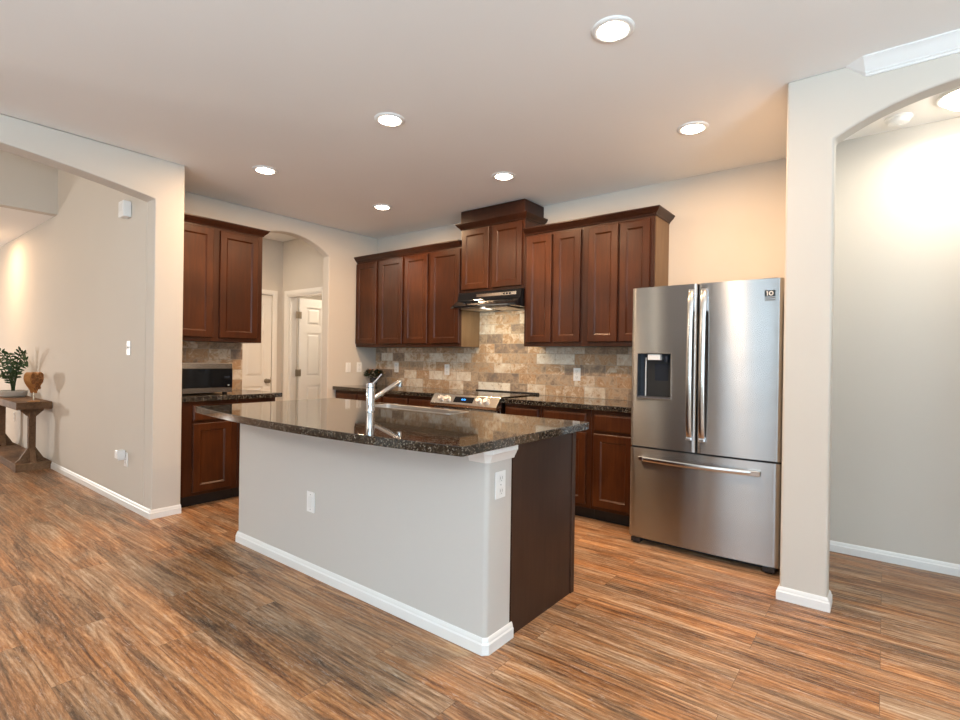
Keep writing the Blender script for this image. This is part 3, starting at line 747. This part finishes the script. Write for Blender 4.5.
for w_ in range(4):
    inner += side(SX0, SX1, SY0, SY1, 0.04, w_, NS)
    o_ = side(CX0, CX1, CY0, CY1, 0.012, w_, NS)
    if w_ == 0:
        xm, hw_ = (CX0+CX1)/2, (CX1-CX0)/2
        o_ = [(a, b-BOW*max(0, 1-((a-xm)/hw_)**2)) for a, b in o_]
    outer += o_
assert len(inner) == len(outer)
ring_solid(bm, outer, inner, 0.8735, 0.914)
ct = obj('countertop', bm, M_granite, smooth=True, angle=30, bevel=0.003, seg=2)
tag(ct, 'large polished speckled dark granite top of the kitchen island', 'countertop')
# sink
t_ = thing('sink', 'stainless sink set in the island top beyond the faucet', 'sink', ((SX0+SX1)/2, (SY0+SY1)/2, 0.873))
hx, hy = (SX1-SX0)/2, (SY1-SY0)/2
bm = bmesh.new()
loops = []
for e, z in ((0.012, 0.0415), (0.012, 0.0435), (0.004, 0.0445), (-0.003, 0.042), (-0.006, -0.06), (-0.014, -0.13), (-0.05, -0.15)):
    loops.append([bm.verts.new((a, b, z)) for a, b in rrect(-hx-e, hx+e, -hy-e, hy+e, 0.045, 'abcd')])
for a, b in zip(loops, loops[1:]):
    for k in range(len(a)): bm.faces.new((a[k], a[(k+1)%len(a)], b[(k+1)%len(a)], b[k]))
bm.faces.new(loops[-1]); obj('basin', bm, M_sinkst, t_, smooth=True, angle=50)
bm = bmesh.new(); lathe(bm, [(0, -0.147), (0.03, -0.147), (0.042, -0.144), (0.045, -0.148), (0.0, -0.1495)], seg=28); obj('drain', bm, M_chrome, t_, smooth=True)
# faucet
t_ = thing('faucet', 'chrome single lever faucet standing on the island top before the sink', 'faucet', (-2.540, 2.130, 0.914))
bm = bmesh.new(); lathe(bm, [(0, 0.0), (0.030, 0.0), (0.030, 0.004), (0.0275, 0.006), (0.0265, 0.008), (0.0265, 0.150), (0, 0.150)], seg=32); obj('body', bm, M_chrome, t_, smooth=True)
bm = bmesh.new(); lathe(bm, [(0, 0.1505), (0.0245, 0.1505), (0.0245, 0.1535), (0, 0.1535)], seg=32); obj('seam_ring', bm, M_black, t_, smooth=True)
bm = bmesh.new(); lathe(bm, [(0, 0.154), (0.0265, 0.154), (0.0265, 0.176), (0.021, 0.182), (0, 0.184)], seg=32); hd = obj('cap', bm, M_chrome, t_, smooth=True)
bm = bmesh.new(); tube(bm, [(0.008, 0.006, 0.170), (0.028, 0.024, 0.196), (0.052, 0.046, 0.236)], [0.012, 0.0115, 0.010], 14, squash=(1, 0.7)); obj('lever', bm, M_chrome, t_, smooth=True)
bm = bmesh.new(); tube(bm, [(0, 0.012, 0.075), (0.005, 0.06, 0.098), (0.012, 0.15, 0.145), (0.018, 0.215, 0.178), (0.019, 0.236, 0.182)], [0.0165, 0.0165, 0.016, 0.0155, 0.014], 16); sp = obj('spout', bm, M_chrome, t_, smooth=True)
bm = bmesh.new(); tube(bm, [(0.019, 0.232, 0.186), (0.019, 0.232, 0.160), (0.019, 0.232, 0.146)], [0.0155, 0.0165, 0.014], 18); obj('aerator', bm, M_chrome, sp, smooth=True)

# ------------------------------------------------------------------ refrigerator
FX0, FX1, FYF, FT = -1.392, -0.476, 3.470, 1.760
t_ = thing('refrigerator', 'stainless french door refrigerator with water dispenser and bottom freezer', 'refrigerator', (FX0, FYF, 0))
w = FX1-FX0; dth = 0.085
bx('body', mat('fridge_side_grey', (0.18, 0.18, 0.18), 0.4, 0.4), t_, 0.008, w-0.008, dth+0.012, YB-FYF-0.03, 0.035, FT-0.012, bevel=0.004)
for a in (0.03, w-0.11): bx('hinge_cover', M_black, t_, a, a+0.08, 0.02, 0.14, FT-0.012, FT+0.004, bevel=0.004)
def bulge(x, W_): u = (x-W_/2)/(W_/2); return 0.016*(u*u)-0.0
def fdoor(name, x0, x1, z0, z1, hole=None, n=28):
    """front follows a gentle curve across the whole refrigerator"""
    bm = bmesh.new(); r_ = 0.010
    xs = [x0, x0+0.0025, x0+r_] + [x0+r_+(x1-x0-2*r_)*k/n for k in range(1, n)] + [x1-r_, x1-0.0025, x1]
    if hole: xs = sorted(set(xs+[hole[0], hole[1]]))
    zs = [z0, z1] if not hole else [z0, hole[2], hole[3], z1]
    def yf(x):
        e = min(x-x0, x1-x); add = 0.0
        if e < r_: add = r_*(1-math.sqrt(max(0, 1-((r_-e)/r_)**2)))
        return bulge(x, w)+add
    g_ = [[bm.verts.new((x, yf(x), z)) for z in zs] for x in xs]
    k_ = [[bm.verts.new((x, dth, z)) for z in zs] for x in xs]
    nz = len(zs)
    for i in range(len(xs)-1):
        for j in range(nz-1):
            inh = hole and xs[i] >= hole[0]-1e-6 and xs[i+1] <= hole[1]+1e-6 and j == 1
            if not inh: bm.faces.new((g_[i][j], g_[i+1][j], g_[i+1][j+1], g_[i][j+1]))
            bm.faces.new((k_[i][j], k_[i][j+1], k_[i+1][j+1], k_[i+1][j]))
        bm.faces.new((g_[i][0], k_[i][0], k_[i+1][0], g_[i+1][0])); bm.faces.new((g_[i][-1], g_[i+1][-1], k_[i+1][-1], k_[i][-1]))
    for j in range(nz-1):
        bm.faces.new((g_[0][j], g_[0][j+1], k_[0][j+1], k_[0][j])); bm.faces.new((g_[-1][j], k_[-1][j], k_[-1][j+1], g_[-1][j+1]))
    return obj(name, bm, M_steel, t_, smooth=True, angle=50)
ms = 0.443; zf = 0.668
DH = (0.045, 0.279, 1.003, 1.311)
dl = fdoor('door', 0, ms-0.004, zf+0.004, FT, DH)
drr = fdoor('door', ms+0.004, w, zf+0.004, FT)
df = fdoor('freezer_drawer', 0, w, 0.045, zf-0.008)
bx('gasket', M_gap, t_, 0.012, w-0.012, dth-0.02, dth+0.011, 0.05, FT-0.02)
bx('center_strip', M_gap, t_, ms-0.0035, ms+0.0035, 0.03, dth, zf+0.01, FT-0.005)
bx('split_strip', M_gap, t_, 0.01, w-0.01, 0.025, dth, zf-0.0075, zf+0.0035)
# dispenser
M_disp = mat('dispenser_grey', (0.16, 0.15, 0.16), 0.3, 0.6)
M_disp_dk = mat('dispenser_dark', (0.02, 0.025, 0.035), 0.2)
x0, x1, z0, z1 = DH
bm = bmesh.new(); yb_ = 0.075
for a, b, c, d in ((x0-0.004, x0+0.004, z0-0.006, z1+0.004), (x1-0.004, x1+0.004, z0-0.006, z1+0.004), (x0, x1, z0-0.008, z0+0.003), (x0, x1, z1-0.002, z1+0.004)): box(bm, a, b, bulge(a, w)-0.002 if bulge(a, w) < bulge(b, w) else bulge(b, w)-0.002, 0.03, c, d)
dsp = obj('dispenser', bm, M_steel2, dl)
bm = bmesh.new(); box(bm, x0, x1, yb_, yb_+0.004, z0, z1); obj('recess_back', bm, M_disp, dsp)
bm = bmesh.new(); box(bm, x0+0.002, x0+0.006, 0.01, yb_, z0, z1); box(bm, x0, x1, 0.012, yb_, z1-0.006, z1-0.002); obj('recess_side', bm, M_disp_dk, dsp)
bx('drip_tray', M_disp, dsp, x0+0.004, x1-0.004, 0.008, yb_, z0+0.003, z0+0.012)
bx('panel_edge', M_white, dsp, x0+0.040, x0+0.045, yb_-0.02, yb_, z0+0.012, z1-0.03)
bx('recess_flank', M_disp_dk, dsp, x0+0.006, x0+0.040, yb_-0.012, yb_, z0+0.012, z1-0.006)
bx('nozzle', M_white, dsp, x0+0.07, x0+0.155, 0.012, 0.058, z1-0.046, z1-0.008, bevel=0.004)
bm = bmesh.new(); prism(bm, [(x0+0.105, 0.055, z1-0.07), (x0+0.195, 0.055, z1-0.07), (x0+0.195, yb_-0.006, z0+0.075), (x0+0.105, yb_-0.006, z0+0.075)], (0, 0.005, 0)); obj('paddle', bm, M_disp_dk, dsp)
bm = bmesh.new(); tube(bm, [(x0+0.185, 0.045, z1-0.012), (x0+0.185, 0.05, z1-0.060)], [0.026, 0.018], 16); obj('ice_chute', bm, M_disp_dk, dsp, smooth=True)
# door handles: gently bowed bars with thick end caps
def vhandle(xc, parent):
    za, zb = 0.748, 1.724; n = 20; bm = bmesh.new(); rows = []
    y0_ = bulge(xc, w)
    for k in range(n+1):
        u = k/n; z = za+(zb-za)*u; out = 0.026+0.030*math.sin(PI*u)**0.7 if 0 < u < 1 else 0.026
        y = y0_-out; hw = 0.0165
        if k in (0, n): y = y0_-0.012; 
        rows.append([bm.verts.new(c) for c in ((xc-hw, y+0.014, z), (xc-hw, y+0.003, z), (xc-hw+0.004, y, z), (xc+hw-0.004, y, z), (xc+hw, y+0.003, z), (xc+hw, y+0.014, z))])
    for a, b in zip(rows, rows[1:]):
        for j in range(6): bm.faces.new((a[j], a[(j+1)%6], b[(j+1)%6], b[j]))
    bm.faces.new(rows[0]); bm.faces.new(rows[-1])
    h_ = obj('handle', bm, M_steel2, parent, smooth=True, angle=40)
    for c0, c1 in ((za, za+0.03), (zb-0.145, zb)):
        bm = bmesh.new(); prism(bm, [(xc-0.019, y0_+0.002, c0), (xc-0.019, y0_-0.034, c0+(0 if c0 < 1 else 0.0)), (xc-0.019, y0_-0.036 if c0 > 1 else y0_-0.030, c0+0.02), (xc-0.019, y0_-0.014, c1), (xc-0.019, y0_+0.002, c1)], (0.038, 0, 0))
        obj('handle_cap', bm, M_chrome, h_, bevel=0.004)
vhandle(ms-0.038, dl); vhandle(ms+0.040, drr)
# freezer handle
bm = bmesh.new(); n = 24; rows = []; a0, a1 = 0.075, 0.815
for k in range(n+1):
    u = k/n; x = a0+(a1-a0)*u; out = 0.030+0.024*math.sin(PI*u)
    y = bulge(x, w)-out; z = 0.592
    rows.append([bm.verts.new(c) for c in ((x, y+0.016, z-0.014), (x, y+0.003, z-0.014), (x, y, z-0.009), (x, y, z+0.009), (x, y+0.003, z+0.014), (x, y+0.016, z+0.014))])
for a, b in zip(rows, rows[1:]):
    for j in range(6): bm.faces.new((a[j], a[(j+1)%6], b[(j+1)%6], b[j]))
bm.faces.new(rows[0]); bm.faces.new(rows[-1])
h_ = obj('handle', bm, M_steel2, df, smooth=True, angle=40)
for a, b in ((a0, a0+0.03), (a1-0.07, a1)):
    bx('handle_cap', M_steel2, h_, a, b, min(bulge(a, w), bulge(b, w))-0.034, max(bulge(a, w), bulge(b, w))+0.002, 0.592-0.0155, 0.592+0.0155, bevel=0.003)
# warranty sticker
sx = w-0.096; sy = bulge(w-0.066, w)
bm = bmesh.new(); ya, yb2 = bulge(sx, w)-0.0012, bulge(sx+0.058, w)-0.0012
def stick(m, a, b, c, d, lift, nm, par):
    bm = bmesh.new(); A, B = bulge(a, w)-lift, bulge(b, w)-lift
    prism(bm, [(a, A, c), (b, B, c), (b, B, d), (a, A, d)], (0, 0.0004, 0)); return obj(nm, bm, m, par)
stk = stick(mat('sticker_navy', (0.012, 0.022, 0.03), 0.4), sx, sx+0.056, 1.652, 1.690, 0.0014, 'sticker', drr)
stick(M_grout, sx, sx+0.056, 1.640, 1.648, 0.0014, 'sticker_line', stk); stick(M_grout, sx, sx+0.056, 1.628, 1.636, 0.0014, 'sticker_line', stk)
stick(M_white, sx+0.012, sx+0.017, 1.657, 1.685, 0.0022, 'sticker_numeral', stk); stick(M_white, sx+0.009, sx+0.0125, 1.678, 1.683, 0.0022, 'sticker_numeral', stk)
bm = bmesh.new(); q = 20; cxs, czs = sx+0.034, 1.671; yy = bulge(cxs, w)-0.0026
oA = [bm.verts.new((cxs+0.0125*math.cos(2*PI*k/q), yy, czs+0.014*math.sin(2*PI*k/q))) for k in range(q)]
oB = [bm.verts.new((cxs+0.0065*math.cos(2*PI*k/q), yy, czs+0.008*math.sin(2*PI*k/q))) for k in range(q)]
for k in range(q): bm.faces.new((oA[k], oA[(k+1)%q], oB[(k+1)%q], oB[k]))
obj('sticker_numeral', bm, M_white, stk)
# feet and toe grille
bx('toe_grille', M_gap, t_, 0.02, w-0.02, 0.07, 0.10, 0.012, 0.05)
for a in (0.02, w-0.085):
    bm = bmesh.new(); box(bm, a, a+0.065, 0.005, 0.10, 0.012, 0.042); lathe(bm, [(0, a+0.01), (0.014, a+0.01), (0.014, a+0.05), (0, a+0.05)], 0.03, 0.014, 16, 'x')
    obj('foot', bm, M_black, t_, bevel=0.002)

# ------------------------------------------------------------------ microwave
t_ = thing('microwave', 'stainless countertop microwave with black glass door on the left worktop', 'microwave', (-4.62, 1.785, 0.9145), PI/2)
# local x -> world y (0..0.497), local -y -> world +x (front at y=0)
mw, mh = 0.492, 0.268
bx('body', mat('microwave_case', (0.25, 0.24, 0.23), 0.35, 0.8), t_, 0, mw, 0.012, 0.37, 0.012, mh, bevel=0.004)
bx('frame', M_steel2, t_, 0, mw, -0.012, 0.0115, 0.012, mh, bevel=0.003)
gl = bx('door', M_glassblk, t_, 0.0, mw-0.002, -0.020, -0.0125, 0.055, mh-0.045, bevel=0.002)
bx('display', M_disp_dk, gl, mw-0.075, mw-0.03, -0.0212, -0.020, 0.135, 0.155)
bx('start_button', M_slot, gl, mw-0.045, mw-0.030, -0.0212, -0.020, 0.07, 0.08)
for a in (0.03, mw-0.06):
    for b in (0.02, 0.31): bx('foot', M_gap, t_, a, a+0.03, b, b+0.03, 0, 0.0115)

# ------------------------------------------------------------------ outlets and switches (local: back at y=0, facing -y)
def plate(name, lb, loc, rotz, kind, cat, group=None, w=0.073, h=0.118):
    t_ = thing(name, lb, cat, loc, rotz, group)
    bx('plate', M_white, t_, -w/2, w/2, -0.006, -0.0005, -h/2, h/2, bevel=0.003)
    if kind == 'outlet':
        for s in (-1, 1):
            o = bx('receptacle', M_trim, t_, -0.017, 0.017, -0.0085, -0.006, s*0.028-0.016, s*0.028+0.016, bevel=0.004)
            bm = bmesh.new(); box(bm, -0.0085, -0.006, -0.0089, -0.0084, s*0.028-0.003, s*0.028+0.009); box(bm, 0.006, 0.0085, -0.0089, -0.0084, s*0.028-0.003, s*0.028+0.009)
            box(bm, -0.002, 0.002, -0.0089, -0.0084, s*0.028-0.011, s*0.028-0.007)
            obj('slots', bm, M_slot, o)
    elif kind == 'rocker':
        bx('rocker', M_trim, t_, -0.017, 0.017, -0.010, -0.006, -0.033, 0.033, bevel=0.002)
    else:
        bm = bmesh.new(); prism(bm, [(-0.005, -0.006, -0.012), (-0.005, -0.017, 0.008), (-0.005, -0.015, 0.014), (-0.005, -0.006, 0.012)], (0.01, 0, 0)); obj('toggle', bm, M_trim, t_)
    for s in (-1, 1):
        bm = bmesh.new(); lathe(bm, [(0, -0.0066), (0.003, -0.0066), (0.003, -0.006)], 0, s*0.042 if kind != 'outlet' else s*0.0, 10, 'y'); obj('screw', bm, M_slot, t_)
        if kind == 'outlet': break
    return t_
yt = YB-0.011
plate('wall_outlet', 'white outlet on the travertine backsplash nearest the left corner', (-4.665, yt, 1.137), 0, 'outlet', 'outlet')
plate('wall_outlet', 'white outlet on the travertine backsplash left of the range clock', (-3.845, yt, 1.130), 0, 'outlet', 'outlet')
plate('wall_outlet', 'white outlet on the backsplash below the cabinets right of the hood', (-2.238, yt, 1.125), 0, 'outlet', 'outlet')
plate('light_switch', 'white rocker switch plate on the side wall beside the arched opening', (XL, 3.888, 1.130), PI/2, 'rocker', 'switch')
plate('wall_outlet', 'white outlet on the painted side wall next to the corner backsplash', (XL, 4.052, 1.133), PI/2, 'outlet', 'outlet')
plate('wall_outlet', 'white wall plate low on the long grey front of the island', (-2.586, IY0, 0.419), 0, 'rocker', 'outlet')
plate('wall_outlet', 'white outlet on the narrow end of the island wall below the granite', (IX1, 1.832, 0.708), PI/2, 'outlet', 'outlet')
plate('light_switch', 'white toggle switch on the entry wall left of the pier', (-4.88, YO, 1.302), 0, 'toggle', 'switch')
plate('wall_outlet', 'white outlet low on the entry wall with a plug-in adapter', (-4.905, YO, 0.385), 0, 'outlet', 'outlet')
plate('wall_outlet', 'white outlet on the entry wall behind the console table', (-8.90, YO, 0.42), 0, 'outlet', 'outlet')
t_ = thing('plug_adapter', 'small white plug-in adapter in the low entry wall outlet', 'adapter', (-4.925, YO-0.0095, 0.425))
bx('housing', M_white, t_, -0.035, 0.028, -0.060, 0.0, -0.028, 0.040, bevel=0.007)
bx('side_button', M_trim, t_, 0.006, 0.022, -0.048, -0.003, -0.042, -0.027, bevel=0.003)
t_ = thing('door_chime', 'small white box mounted high on the entry wall under the wide arch', 'door chime', (-4.915, YO, 2.435))
bx('housing', M_white, t_, -0.055, 0.055, -0.062, -0.001, -0.065, 0.065, bevel=0.006)
bx('grille', M_trim, t_, -0.035, 0.035, -0.064, -0.062, -0.02, 0.04, bevel=0.001)

# ------------------------------------------------------------------ console table
t_ = thing('console_table', 'rustic wooden console table with braced trestle legs along the entry wall', 'table', (-7.104, YO-0.006, 0))
TL, TD = 1.72, 0.296
# local x from -TL to 0, y from -TD to 0
bm = bmesh.new()
box(bm, -TL, -0.0, -TD, 0, 0.648, 0.726); obj('tabletop', bm, M_rustic, t_, bevel=0.005)
bm = bmesh.new(); box(bm, -TL, 0.0, -TD, 0, 0.0, 0.082); obj('base_shelf', bm, M_rustic, t_, bevel=0.005)
for xx in (-0.12, -TL+0.12):
    bm = bmesh.new(); yc = -TD/2; hw = 0.031
    box(bm, xx-hw, xx+hw, yc-hw, yc+hw, 0.082, 0.648); lg = obj('leg', bm, M_rustic, t_, bevel=0.003)
    for s in (-1, 1):
        bm = bmesh.new()
        prism(bm, [(xx-0.025, yc+s*hw, 0.082), (xx-0.025, yc+s*(TD/2-0.01), 0.082), (xx-0.025, yc+s*(TD/2-0.05), 0.082+0.035), (xx-0.025, yc+s*hw, 0.235)], (0.05, 0, 0)); obj('brace', bm, M_rustic, lg)
        bm = bmesh.new()
        prism(bm, [(xx-0.025, yc+s*hw, 0.648), (xx-0.025, yc+s*0.095, 0.648), (xx-0.025, yc+s*0.095, 0.628), (xx-0.025, yc+s*hw, 0.565)], (0.05, 0, 0)); obj('brace', bm, M_rustic, lg)
        bm = bmesh.new(); s2 = s
        prism(bm, [(xx+s2*hw, yc-0.025, 0.082), (xx+s2*0.115, yc-0.025, 0.082), (xx+s2*hw, yc-0.025, 0.22)], (0, 0.05, 0)); obj('brace', bm, M_rustic, lg)
# heart ornament
t_ = thing('heart_ornament', 'carved wooden heart on a small stand on the console table', 'ornament', (-7.17, 1.405, 0.7265), math.radians(130))
bm = bmesh.new(); pts = []
for k in range(40):
    a = 2*PI*k/40; hx_ = 16*math.sin(a)**3; hz_ = 13*math.cos(a)-5*math.cos(2*a)-2*math.cos(3*a)-math.cos(4*a)
    pts.append((hx_*0.0056, -0.035, 0.225+hz_*0.0078))
prism(bm, pts, (0, 0.07, 0)); obj('heart', bm, M_heart, t_, bevel=0.004)
rn = random.Random(3)
spots = [(-0.055, 0.275, 0.026), (0.05, 0.28, 0.03), (0.0, 0.235, 0.022), (-0.05, 0.215, 0.024), (0.055, 0.22, 0.022), (0.0, 0.18, 0.024), (-0.022, 0.14, 0.016), (0.028, 0.15, 0.018), (0.0, 0.275, 0.014), (-0.03, 0.255, 0.012), (0.03, 0.20, 0.012)]
bm = bmesh.new()
for a, z, rr in spots:
    lathe(bm, [(0, -0.039), (rr*0.4, -0.039), (rr*0.8, -0.042), (rr, -0.040), (rr, -0.034)], a, z, 16, 'y')
obj('log_slices', bm, M_heart_dk, t_, smooth=True)
bm = bmesh.new(); tube(bm, [(0, 0, 0.01), (0, 0, 0.10)], 0.006, 10); obj('stem', bm, M_brass, t_)
bm = bmesh.new(); lathe(bm, [(0, 0), (0.055, 0), (0.055, 0.008), (0.02, 0.014), (0, 0.014)], seg=28); obj('base', bm, M_heart, t_, smooth=True)

# zz plant
def leaflet(bm, base, d, upn, L, W_):
    d = d.normalized(); s = d.cross(upn).normalized(); n = s.cross(d)
    ids = []
    for u, ww_, dz in ((0.0, 0.08, 0), (0.25, 0.8, 0.05), (0.55, 1.0, 0.06), (0.85, 0.5, 0.02), (1.0, 0.03, -0.03)):
        c = base + d*L*u - Vector((0, 0, 1))*L*0.25*u*u
        ids.append([bm.verts.new(c + s*W_*0.5*ww_ + n*0.15*W_*ww_), bm.verts.new(c), bm.verts.new(c - s*W_*0.5*ww_ + n*0.15*W_*ww_)])
    for a, b in zip(ids, ids[1:]):
        bm.faces.new((a[0], a[1], b[1], b[0])); bm.faces.new((a[1], a[2], b[2], b[1]))
t_ = thing('potted_plant', 'leafy green plant with arching stems in a pale bowl on the console table', 'plant', (-8.08, 1.40, 0.7265))
bm = bmesh.new(); lathe(bm, [(0, 0), (0.10, 0), (0.125, 0.02), (0.132, 0.075), (0.122, 0.078), (0.116, 0.06), (0, 0.058)], seg=36); obj('pot', bm, M_pot, t_, smooth=True, angle=60)
bm = bmesh.new(); lathe(bm, [(0, 0.066), (0.06, 0.066), (0.115, 0.0605)], seg=24); obj('soil', bm, M_soil, t_)
rn = random.Random(11)
for k in range(10):
    a = 2*PI*k/10 + rn.uniform(-0.2, 0.2); lean = rn.uniform(0.18, 0.46); hh = rn.uniform(0.30, 0.66)
    dirv = Vector((math.cos(a)*1.5, math.sin(a)*0.55, 0))
    if dirv.y > 0: dirv.y *= 0.25
    pts = [Vector((dirv.x*0.02, dirv.y*0.02, 0.06)) + dirv*lean*u**1.6 + Vector((0, 0, hh*(u-0.28*u**3))) for u in [i/9 for i in range(10)]]
    bm = bmesh.new(); tube(bm, pts, [0.008-0.0006*i for i in range(10)], 6)
    for i in range(3, 10):
        tg = (pts[i]-pts[i-1]).normalized()
        for s in (-1, 1):
            sd = tg.cross(Vector((1, -0.5, 0.25))).normalized()
            leaflet(bm, pts[i], sd*s*0.8+tg*0.75, Vector((1, -0.5, 0.25)), rn.uniform(0.065, 0.095), 0.023)
    obj('stem', bm, M_leaf, t_, smooth=True)
# small plant on the back worktop corner
t_ = thing('potted_plant', 'small dark leafy plant in a dark pot in the back worktop corner', 'plant', (-4.86, 4.12, 0.9145))
bm = bmesh.new(); lathe(bm, [(0, 0), (0.035, 0), (0.045, 0.03), (0.050, 0.095), (0.045, 0.096), (0.042, 0.085), (0, 0.085)], seg=28); obj('pot', bm, M_darkpot, t_, smooth=True, angle=60)
bm = bmesh.new(); rn = random.Random(5)
for k in range(420):
    a = rn.uniform(0, 2*PI); e = rn.uniform(-0.25, 1.0); rr = rn.uniform(0.6, 1.0)
    q = Vector((math.cos(a)*math.cos(e)*0.105*rr, math.sin(a)*math.cos(e)*0.105*rr, 0.125+0.085*math.sin(e)*rr))
    leaflet(bm, q, Vector((math.cos(a), math.sin(a), rn.uniform(-0.2, 0.9))), Vector((0.1, 0, 1)), rn.uniform(0.026, 0.042), 0.022)
fo = obj('foliage', bm, M_leaf2, t_)
bm = bmesh.new()
for k in range(8):
    a = rn.uniform(0, 2*PI); e = rn.uniform(0.1, 1.1)
    bmesh.ops.create_icosphere(bm, subdivisions=1, radius=0.008, matrix=Matrix.Translation((math.cos(a)*math.cos(e)*0.105, math.sin(a)*math.cos(e)*0.105, 0.12+0.08*math.sin(e))))
obj('berries', bm, M_flower, fo, smooth=True)
